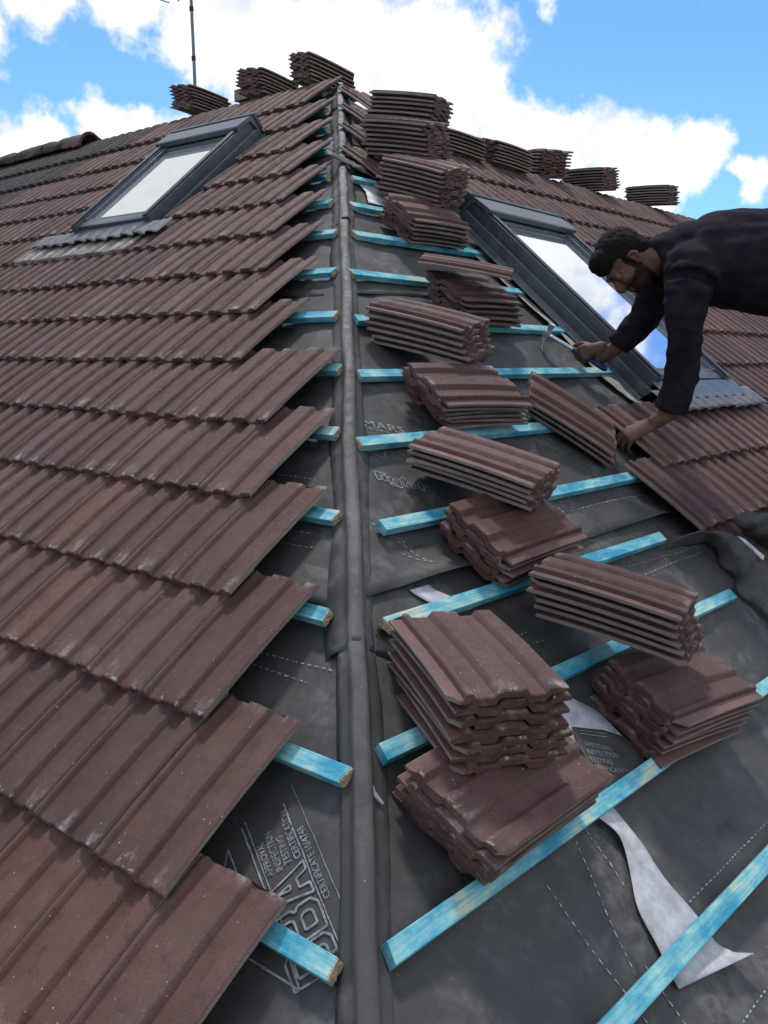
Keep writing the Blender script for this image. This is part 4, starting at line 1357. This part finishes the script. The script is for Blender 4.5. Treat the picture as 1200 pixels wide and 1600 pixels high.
# ------------------------------------------------------------------ old ridge caps, chimney, mast
for i in range(14):
    y0 = 5.72 + i * 0.36 - (0.15 if i else 0)
    bm = bmesh.new()
    rings = []
    rs = random.Random(i)
    c0 = PL(y0, 4.42, 0.0)
    for t in lin(0, 0.39 if i else 0.24, 7):
        base = PL(y0 + t, 4.42, 0.0)
        base.x = c0.x - 0.03
        r_ = 0.125 + 0.012 * (t / 0.39) + rs.uniform(-0.004, 0.004)
        pts = []
        for k in range(13):
            an = math.pi * k / 12
            pts.append(base + Vector((math.cos(an) * r_, 0, math.sin(an) * r_ * 0.85 - 0.005)))
        for k in range(13):
            an = math.pi * (12 - k) / 12
            pts.append(base + Vector((math.cos(an) * (r_ - 0.02), 0, math.sin(an) * (r_ - 0.02) * 0.85 - 0.008)))
        rings.append(pts)
    loft(bm, rings)
    for v in bm.verts: v.co += Vector((1, 0.6, 1)) * (0.030 * noise.noise(v.co * 8) + 0.016 * noise.noise(v.co * 22))
    o = bm_obj('ridge_cap', bm, M['terracotta'] if i == 0 else M['moss'], smooth=True, angle=50)
    if i == 0: tag(o, 'broken reddish ridge cap where the old mossy ridge begins', 'ridge cap')
    else: tag(o, 'dark mossy ridge cap on the old left end of the ridge', 'ridge cap', 'mossy ridge caps on the left ridge')

bm = bmesh.new()
box(bm, -0.20, 0.20, -0.16, 0.16, 0, 0.62, 0.006)
box(bm, -0.225, 0.225, -0.185, 0.185, 0.622, 0.70, 0.006)
chim = bm_obj('chimney', bm, M['brick'])
chim.location = OL + Vector((3.95, 4.545, 2.255)) * SL
chim.scale = (SL, SL, SL)
tag(chim, 'low reddish brick chimney top just showing behind a ridge stack', 'chimney')

mast = empty('aerial_mast', Matrix.Translation(OL + Vector((3.56, 4.945, 2.55)) * SL) @ Matrix.Scale(SL, 4))
tag(mast, 'thin grey aerial mast rising behind the leftmost ridge stack', 'aerial mast')
bm = bmesh.new()
tube(bm, [(0, 0, 0), (0, 0.004, 0.5), (0, 0.02, 1.0), (0, 0.045, 1.9)], [0.0115, 0.0115, 0.0105, 0.010], sub=3)
bm_obj('pole', bm, M['mast'], mast, True, 40)
for z in (0.60, 0.92):
    bm = bmesh.new()
    tube(bm, [(0, 0.006 + (z - 0.5) * 0.03, z), (0, 0.007 + (z - 0.5) * 0.03, z + 0.03)], [0.0145, 0.0145], sub=1)
    bm_obj('clamp', bm, M['dark'], mast)
bm = bmesh.new()
tube(bm, [(0, -0.35, 1.12), (0, 0.55, 1.14)], [0.007, 0.007], sub=1)
for y in (-0.3, -0.12, 0.06, 0.36, 0.5): tube(bm, [(-0.16, y, 1.13), (0.16, y, 1.13)], [0.004, 0.004], sub=1)
tube(bm, [(0, 0.165, 1.135), (0, 0.165, 1.018)], [0.006, 0.005], sub=1)
bm_obj('aerial_array', bm, M['mast'], mast)

# wood splinter lying by the hip
bm = bmesh.new()
loft(bm, [[PR(0.600, 0.588, 0.004), PR(0.604, 0.588, 0.004), PR(0.602, 0.588, 0.008)], [PR(0.588, 0.615, 0.010), PR(0.600, 0.615, 0.010), PR(0.594, 0.615, 0.016)], [PR(0.599, 0.635, 0.02), PR(0.601, 0.635, 0.02), PR(0.600, 0.635, 0.022)]])
tag(bm_obj('wood_splinter', bm, M['splinter']), 'pale wood splinter by the hip, left of the nearest stacks', 'splinter')

# ------------------------------------------------------------------ the man
def remesh_obj(name, bm, mats, vox, parent=None, smooth_it=6, disp=None):
    o = bm_obj(name, bm, mats)
    md = o.modifiers.new('r', 'REMESH'); md.mode = 'VOXEL'; md.voxel_size = vox; md.use_smooth_shade = True
    ms = o.modifiers.new('s', 'SMOOTH'); ms.factor = 0.5; ms.iterations = smooth_it
    dg = bpy.context.evaluated_depsgraph_get(); dg.update()
    me = bpy.data.meshes.new_from_object(o.evaluated_get(dg))
    o.modifiers.clear()
    old = o.data; o.data = me; bpy.data.meshes.remove(old)
    me.name = name
    me.materials.clear()
    for m in mats: me.materials.append(m)
    if disp:
        nv = len(me.vertices)
        co = np.empty(nv * 3); me.vertices.foreach_get('co', co); co = co.reshape(-1, 3)
        no = np.empty(nv * 3); me.vertex_normals.foreach_get('vector', no); no = no.reshape(-1, 3)
        d = np.array([disp(Vector(c)) for c in co])
        co = co + no * d[:, None]
        me.vertices.foreach_set('co', co.ravel())
        me.update()
    me.shade_smooth()
    if parent: o.parent = parent
    return o


V = Vector
# joints
torso = [V((2.717, 0.981, 1.527)), V((2.753, 0.916, 1.485)), V((2.814, 0.835, 1.489)), V((2.900, 0.708, 1.481)), V((2.976, 0.588, 1.456)), V((3.02, 0.525, 1.40))]
lat = (V((2.855, 1.073, 1.475)) - V((2.600, 0.845, 1.445))).normalized()      # towards the man's right
armL = [V((2.715, 0.925, 1.470)), V((2.610, 0.853, 1.425)), V((2.570, 0.855, 1.313)), V((2.594, 0.859, 1.161)), V((2.619, 0.880, 1.054)), V((2.634, 0.914, 0.957))]
armR = [V((2.77, 1.00, 1.470)), V((2.853, 1.071, 1.455)), V((2.879, 1.125, 1.372)), V((2.896, 1.177, 1.288)), V((2.894, 1.225, 1.234)), V((2.884, 1.271, 1.189))]
r3, u3, f3 = CAM_R, CAM_U, CAM_F


def fingers(bm, wrist, D, Nn, W, length, curls, spread, thumb, palm_len=0.095, palm_w=0.040, scale=1.0):
    """palm and five fingers. D along the hand, Nn out of the palm, W towards the thumb side"""
    D, Nn, W = D.normalized(), Nn.normalized(), W.normalized()
    pl, pw = palm_len * scale, palm_w * scale
    tube(bm, [wrist - D * 0.02, wrist + D * (pl * 0.35), wrist + D * (pl * 0.75), wrist + D * pl], [(0.027 * scale, 0.019 * scale), (pw * 0.85, 0.017 * scale), (pw, 0.015 * scale), (pw * 0.95, 0.012 * scale)], side=W, seg=14, sub=3, round_end=True)
    seglen = [(0.042, 0.025, 0.020), (0.046, 0.029, 0.022), (0.043, 0.027, 0.021), (0.034, 0.021, 0.018)]
    for i in range(4):
        off = (1.5 - i) * (pw * 0.5)
        base = wrist + D * (pl * (0.98 - 0.05 * abs(i - 1.2))) + W * off
        ang = 0.0
        p = base.copy(); pts = [base - D * 0.015, base]
        for sl, cu in zip(seglen[i], curls[i]):
            ang += R(cu)
            dd = (D * math.cos(ang) + Nn * math.sin(ang) + W * (spread * (1.5 - i) * 0.1)).normalized()
            p = p + dd * (sl * scale)
            pts.append(p.copy())
        rad = [0.0098, 0.0096, 0.0086, 0.0080, 0.0066]
        if i == 3: rad = [q * 0.86 for q in rad]
        tube(bm, pts, [q * scale for q in rad], seg=10, sub=3, round_end=True)
    tb = wrist + D * (pl * 0.30) + W * (pw * 0.75)
    pts = [tb - W * 0.012, tb + (D * thumb[0][0] + W * thumb[0][1] + Nn * thumb[0][2]).normalized() * 0.038 * scale]
    pts.append(pts[-1] + (D * thumb[1][0] + W * thumb[1][1] + Nn * thumb[1][2]).normalized() * 0.032 * scale)
    pts.append(pts[-1] + (D * thumb[2][0] + W * thumb[2][1] + Nn * thumb[2][2]).normalized() * 0.024 * scale)
    tube(bm, pts, [0.015 * scale, 0.0125 * scale, 0.0108 * scale, 0.0085 * scale], seg=10, sub=3, round_end=True)


# head frame
EAR = V((2.531, 1.039, 1.482))
HU = (-0.91 * r3 + 0.41 * u3).normalized()
HF = (-0.41 * r3 - 0.91 * u3).normalized()
HL = HU.cross(HF).normalized()                   # towards the camera
HC = EAR - HL * 0.070 + CAM_R * 0.012 + CAM_U * 0.004


HS = 0.89
def H(l, f, u_): return HC + HL * (l * HS) + HF * (f * HS) + HU * (u_ * HS)


AX = (HL, HF, HU)
HEADAX = HL
body = bmesh.new()
ball(body, H(0, -0.012, 0.045), AX, (0.076, 0.097, 0.098), 24)
ball(body, H(0, 0.030, 0.0), AX, (0.066, 0.070, 0.085), 20)
ball(body, H(0, 0.050, -0.052), AX, (0.054, 0.050, 0.050), 20)       # jaw
ball(body, H(0, 0.082, -0.083), AX, (0.024, 0.020, 0.022), 12)       # chin
ball(body, H(0, 0.088, 0.052), AX, (0.052, 0.014, 0.016), 14)        # brow
tube(body, [H(0, 0.086, 0.040), H(0, 0.104, 0.015), H(0, 0.116, -0.006), H(0, 0.104, -0.014)], [0.010, 0.012, 0.015, 0.012], side=HL, seg=10, sub=3)
ball(body, H(0.014, 0.100, -0.008), AX, (0.010, 0.011, 0.009), 10); ball(body, H(-0.014, 0.100, -0.008), AX, (0.010, 0.011, 0.009), 10)
for sgn in (1, -1): ball(body, H(0.031 * sgn, 0.082, 0.030), AX, (0.0150, 0.0135, 0.0105), 12)
ball(body, H(0, 0.097, -0.036), AX, (0.025, 0.011, 0.007), 12)       # lips
ball(body, H(0, 0.094, -0.049), AX, (0.022, 0.011, 0.008), 12)
for sgn in (1, -1):
    ball(body, H(0.045 * sgn, 0.070, 0.0), AX, (0.026, 0.028, 0.024), 12)   # cheeks
    # ear: rim and lobe
    tube(body, [H(0.074 * sgn, 0.014, -0.024), H(0.082 * sgn, 0.002, -0.012), H(0.090 * sgn, -0.014, 0.010), H(0.090 * sgn, -0.010, 0.030), H(0.084 * sgn, 0.006, 0.036), H(0.076 * sgn, 0.016, 0.026)], [0.0075, 0.0078, 0.007, 0.007, 0.0065, 0.006], seg=8, sub=3)
    ball(body, H(0.078 * sgn, 0.002, 0.006), AX, (0.006, 0.014, 0.024), 10)
tube(body, [H(0, -0.02, -0.005), H(0, -0.035, -0.06), V((2.690, 1.000, 1.505)), V((2.74, 0.95, 1.49))], [(0.056, 0.060), (0.054, 0.060), (0.058, 0.060), (0.06, 0.055)], side=HL, seg=16, sub=3)
# torso under the clothes, arms, legs
tube(body, torso, [(0.07, 0.06), (0.16, 0.09), (0.165, 0.115), (0.15, 0.115), (0.155, 0.115), (0.15, 0.10)], side=lat, seg=20, sub=3, round_end=True)
tube(body, armL + [V((2.610, 0.947, 0.922)), V((2.598, 0.971, 0.905))], [0.045, 0.050, 0.044, 0.040, 0.037, 0.032, 0.029, 0.026], seg=14, sub=3)
tube(body, armR + [V((2.861, 1.316, 1.148)), V((2.838, 1.345, 1.133))], [0.045, 0.050, 0.044, 0.040, 0.037, 0.032, 0.029, 0.026], seg=14, sub=3)
hipL = torso[-1] - lat * 0.09 + V((0.0, 0.0, -0.03)); hipR = torso[-1] + lat * 0.09 + V((0, 0, -0.03))
footL = PR(2.92, 0.56, 0.165); footR = PR(3.20, 0.70, 0.165)
kneeL = (hipL + footL) / 2 + V((-0.02, 0.06, 0.0)); kneeR = (hipR + footR) / 2 + V((-0.02, 0.06, 0.0))
for h_, k_, f_ in ((hipL, kneeL, footL), (hipR, kneeR, footR)):
    tube(body, [h_, (h_ + k_) / 2, k_, (k_ + f_) / 2, f_], [0.085, 0.078, 0.056, 0.05, 0.038], seg=14, sub=3, round_end=True)
# left hand pressing a tile down: palm to the roof, fingers draped over it
wL = V((2.598, 0.971, 0.905))
gripL = V((2.556, 1.022, 0.852))
DL = (V((2.548, 1.035, 0.862)) - wL).normalized()
NL_ = (-nR - DL * (-nR).dot(DL)).normalized()
WL_ = DL.cross(NL_).normalized()
if WL_.dot(r3) > 0: pass
TH = -WL_ if WL_.dot(-f3) < 0 else WL_
TH = TH if TH.dot(r3) < 0 else TH
fingers(body, wL, DL, NL_, -WL_ if (-WL_).dot(uR) > 0 else WL_, 1, [(28, 38, 30), (30, 42, 32), (34, 42, 34), (38, 44, 36)], 0.9, [(0.6, 0.6, 0.5), (0.8, 0.2, 0.6), (0.8, -0.1, 0.6)], scale=1.0)
# right fist round the hammer handle
hmA, hmB = V((2.726, 1.526, 1.211)) + nR * 0.030, V((2.845, 1.329, 1.069)) + nR * 0.038
HM = (hmA - hmB).normalized()
wR = V((2.838, 1.345, 1.133)) + nR * 0.012
ctr = hmB + HM * 0.105
DR = ((ctr - wR) - HM * (ctr - wR).dot(HM)).normalized()
NR_ = -nR
NR_ = (NR_ - HM * NR_.dot(HM)); NR_ = (NR_ - DR * NR_.dot(DR)).normalized()
DR = (DR * 0.5 + (ctr - wR).normalized() * 0.7).normalized()
NR_ = (NR_ - DR * NR_.dot(DR)).normalized()
WR = (HM - DR * HM.dot(DR)); WR = (WR - NR_ * WR.dot(NR_)).normalized()
palm0 = ctr - DR * 0.066 - NR_ * 0.021
tube(body, [V((2.861, 1.316, 1.148)), wR, palm0 + DR * 0.01], [0.029, 0.024, 0.020], seg=12, sub=3)
fingers(body, palm0, DR, NR_, WR, 1, [(62, 82, 58), (64, 84, 58), (66, 84, 58), (68, 84, 58)], 0.1, [(0.7, 0.45, 0.5), (0.7, 0.3, 0.75), (0.35, 0.2, 0.9)], palm_len=0.074, palm_w=0.036, scale=0.95)
person = remesh_obj('person', body, [M['skin'], M['beard']], 0.0042, smooth_it=4)
tag(person, 'man in a dark long-sleeved top bending over tiles with a hammer', 'person')

# shirt
sh = bmesh.new()
HEADAX = None
ball(sh, V((2.630, 0.868, 1.435)), (r3, u3, f3), (0.100, 0.104, 0.10), 20)
ball(sh, V((2.845, 1.062, 1.45)), (r3, u3, f3), (0.092, 0.095, 0.10), 20)
ball(sh, torso[1] + u3 * 0.060, (r3, u3, f3), (0.115, 0.085, 0.13), 20)
ball(sh, torso[2] + u3 * 0.075 - r3 * 0.02, (r3, u3, f3), (0.12, 0.095, 0.13), 20)
ball(sh, V((2.715, 0.975, 1.515)), (r3, u3, f3), (0.085, 0.080, 0.11), 20)
tube(sh, [V((2.700, 0.992, 1.520)), V((2.725, 0.960, 1.503))] + torso[1:5] + [V((3.005, 0.54, 1.43))], [(0.085, 0.072), (0.135, 0.100), (0.195, 0.150), (0.205, 0.172), (0.190, 0.184), (0.185, 0.176), (0.17, 0.15)], side=lat, seg=28, sub=5)
tube(sh, armL, [0.100, 0.094, 0.076, 0.058, 0.058, 0.060], seg=18, sub=4)
tube(sh, armR, [0.088, 0.086, 0.074, 0.060, 0.056, 0.052], seg=18, sub=4)
tube(sh, [H(0, -0.04, -0.075), V((2.700, 0.992, 1.515))], [(0.066, 0.066), (0.10, 0.082)], side=HL, seg=18, sub=3)


def folds(c):
    w = 0.008 * noise.noise(c * 9) + 0.004 * noise.noise(c * 22)
    w += 0.007 * noise.noise(V((c.x * 8, c.y * 8, c.z * 34)))
    return w


remesh_obj('shirt', sh, [M['shirt']], 0.0065, person, 5, folds)
tr = bmesh.new()
tube(tr, [V((2.985, 0.565, 1.44)), V((3.01, 0.535, 1.40)), torso[-1] + V((0.01, -0.01, -0.07))], [(0.165, 0.13), (0.175, 0.14), (0.17, 0.13)], side=lat, seg=22, sub=3, round_end=True)
for h_, k_, f_ in ((hipL, kneeL, footL), (hipR, kneeR, footR)):
    tube(tr, [h_, (h_ + k_) / 2, k_, (k_ + f_) / 2, f_ + (k_ - f_).normalized() * 0.05], [0.105, 0.098, 0.075, 0.068, 0.062], seg=16, sub=3)
remesh_obj('trousers', tr, [M['trousers']], 0.009, person, 4, folds)
for f_ in (footL, footR):
    bt = bmesh.new()
    tube(bt, [f_ + V((0, 0, 0.02)), f_ - nR * 0.03], [0.048, 0.05], seg=14, sub=2)
    tube(bt, [f_ - nR * 0.04 - uR * 0.06, f_ - nR * 0.045 + uR * 0.06, f_ - nR * 0.05 + uR * 0.17], [(0.042, 0.034), (0.048, 0.034), (0.036, 0.026)], side=eR, seg=14, sub=3, round_end=True)
    remesh_obj('boot', bt, [M['boot']], 0.007, person, 3)
# hair cap and beard
hb = bmesh.new()
HEADAX = HL
ball(hb, H(0, -0.020, 0.062), AX, (0.086, 0.104, 0.100), 26)
ball(hb, H(0, 0.045, 0.118), AX, (0.066, 0.052, 0.044), 18)            # fringe swept forward
ball(hb, H(0, 0.070, 0.098), AX, (0.058, 0.030, 0.030), 16)
ball(hb, H(0, -0.062, 0.010), AX, (0.072, 0.052, 0.060), 18)
bmesh.ops.recalc_face_normals(hb, faces=hb.faces)
hair = remesh_obj('hair', hb, [M['hair']], 0.005, person, 3, lambda c: 0.0028 * noise.noise(c * 110) + 0.003 * noise.noise(c * 40))
# cut the cap back from ear and face
bmx = bmesh.new(); bmx.from_mesh(hair.data)
kill = []
for v in bmx.verts:
    q = (v.co - HC) / HS
    l, f, u_ = abs(q.dot(HL)), q.dot(HF), q.dot(HU)
    if f > 0.028 and u_ < 0.070: kill.append(v)
    elif f > -0.022 and u_ < 0.038 and not (f > 0.012): kill.append(v)
    elif u_ < -0.045: kill.append(v)
bmesh.ops.delete(bmx, geom=kill, context='VERTS')
bmx.to_mesh(hair.data); bmx.free()
md = hair.modifiers.new('thickness', 'SOLIDIFY'); md.thickness = 0.012; md.offset = -1
# beard and moustache: short hair on the jaw, a surface of the head itself
pm = person.data
for pl in pm.polygons:
    q = (pl.center - HC) / HS
    l, f, u_ = abs(q.dot(HL)), q.dot(HF), q.dot(HU)
    if q.length > 0.16: continue
    jaw = u_ < -0.016 - 0.30 * max(0, f - 0.05) and f > 0.006 and u_ > -0.13 and not (f > 0.086 and u_ > -0.052 and l < 0.022)
    tash = f > 0.085 and -0.034 < u_ < -0.021 and l < 0.032
    side = 0.012 < f < 0.034 and -0.03 < u_ < 0.05 and l > 0.05
    if (jaw and f - u_ > 0.028) or tash or side: pl.material_index = 1
for sgn in (1, -1):
    eb = bmesh.new()
    tube(eb, [H(0.016 * sgn, 0.098, 0.052), H(0.030 * sgn, 0.095, 0.057), H(0.045 * sgn, 0.084, 0.054)], [0.0035, 0.0042, 0.003], seg=8, sub=3, round_end=True)
    bm_obj('eyebrow', eb, M['hair'], person, True)
# hammer
hx_ = HM
hy_ = (nR - hx_ * nR.dot(hx_)).normalized()
hz_ = hx_.cross(hy_)
hammer = empty('claw_hammer', mat4(hx_, hz_ * -1, hy_, hmB))
tag(hammer, 'claw hammer with steel shaft and blue grip in the man\'s hand', 'hammer')
LH = (hmA - hmB).length
bm = bmesh.new()
tube(bm, [(0.10, 0, 0), (0.2, 0, 0), (LH - 0.004, 0, 0)], [(0.011, 0.009), (0.0098, 0.0085), (0.0098, 0.0085)], side=(0, 1, 0), seg=12, sub=3)
bm_obj('shaft', bm, M['steel'], hammer, True, 40)
bm = bmesh.new()
tube(bm, [(0, 0, 0), (0.02, 0, 0), (0.07, 0, 0), (0.11, 0, 0), (0.145, 0, 0)], [(0.017, 0.013), (0.0165, 0.0125), (0.014, 0.011), (0.0155, 0.012), (0.0125, 0.0105)], side=(0, 1, 0), seg=14, sub=3, round_end=True)
bm_obj('grip', bm, M['grip'], hammer, True, 50)
bm = bmesh.new()
tube(bm, [(LH, 0, 0.046), (LH, 0, 0.030), (LH, 0, 0.028), (LH, 0, 0.012)], [0.0135, 0.0135, 0.010, 0.010], seg=14, sub=1)
box(bm, LH - 0.012, LH + 0.012, -0.012, 0.012, -0.016, 0.016, 0.003)
for sgn in (1, -1):
    tube(bm, [(LH, 0.005 * sgn, -0.014), (LH - 0.002, 0.008 * sgn, -0.036), (LH - 0.010, 0.012 * sgn, -0.056), (LH - 0.024, 0.014 * sgn, -0.070)], [(0.011, 0.005), (0.010, 0.005), (0.007, 0.005), (0.003, 0.005)], side=(1, 0, 0), seg=8, sub=3)
bm_obj('hammer_head', bm, M['steel'], hammer, True, 40)
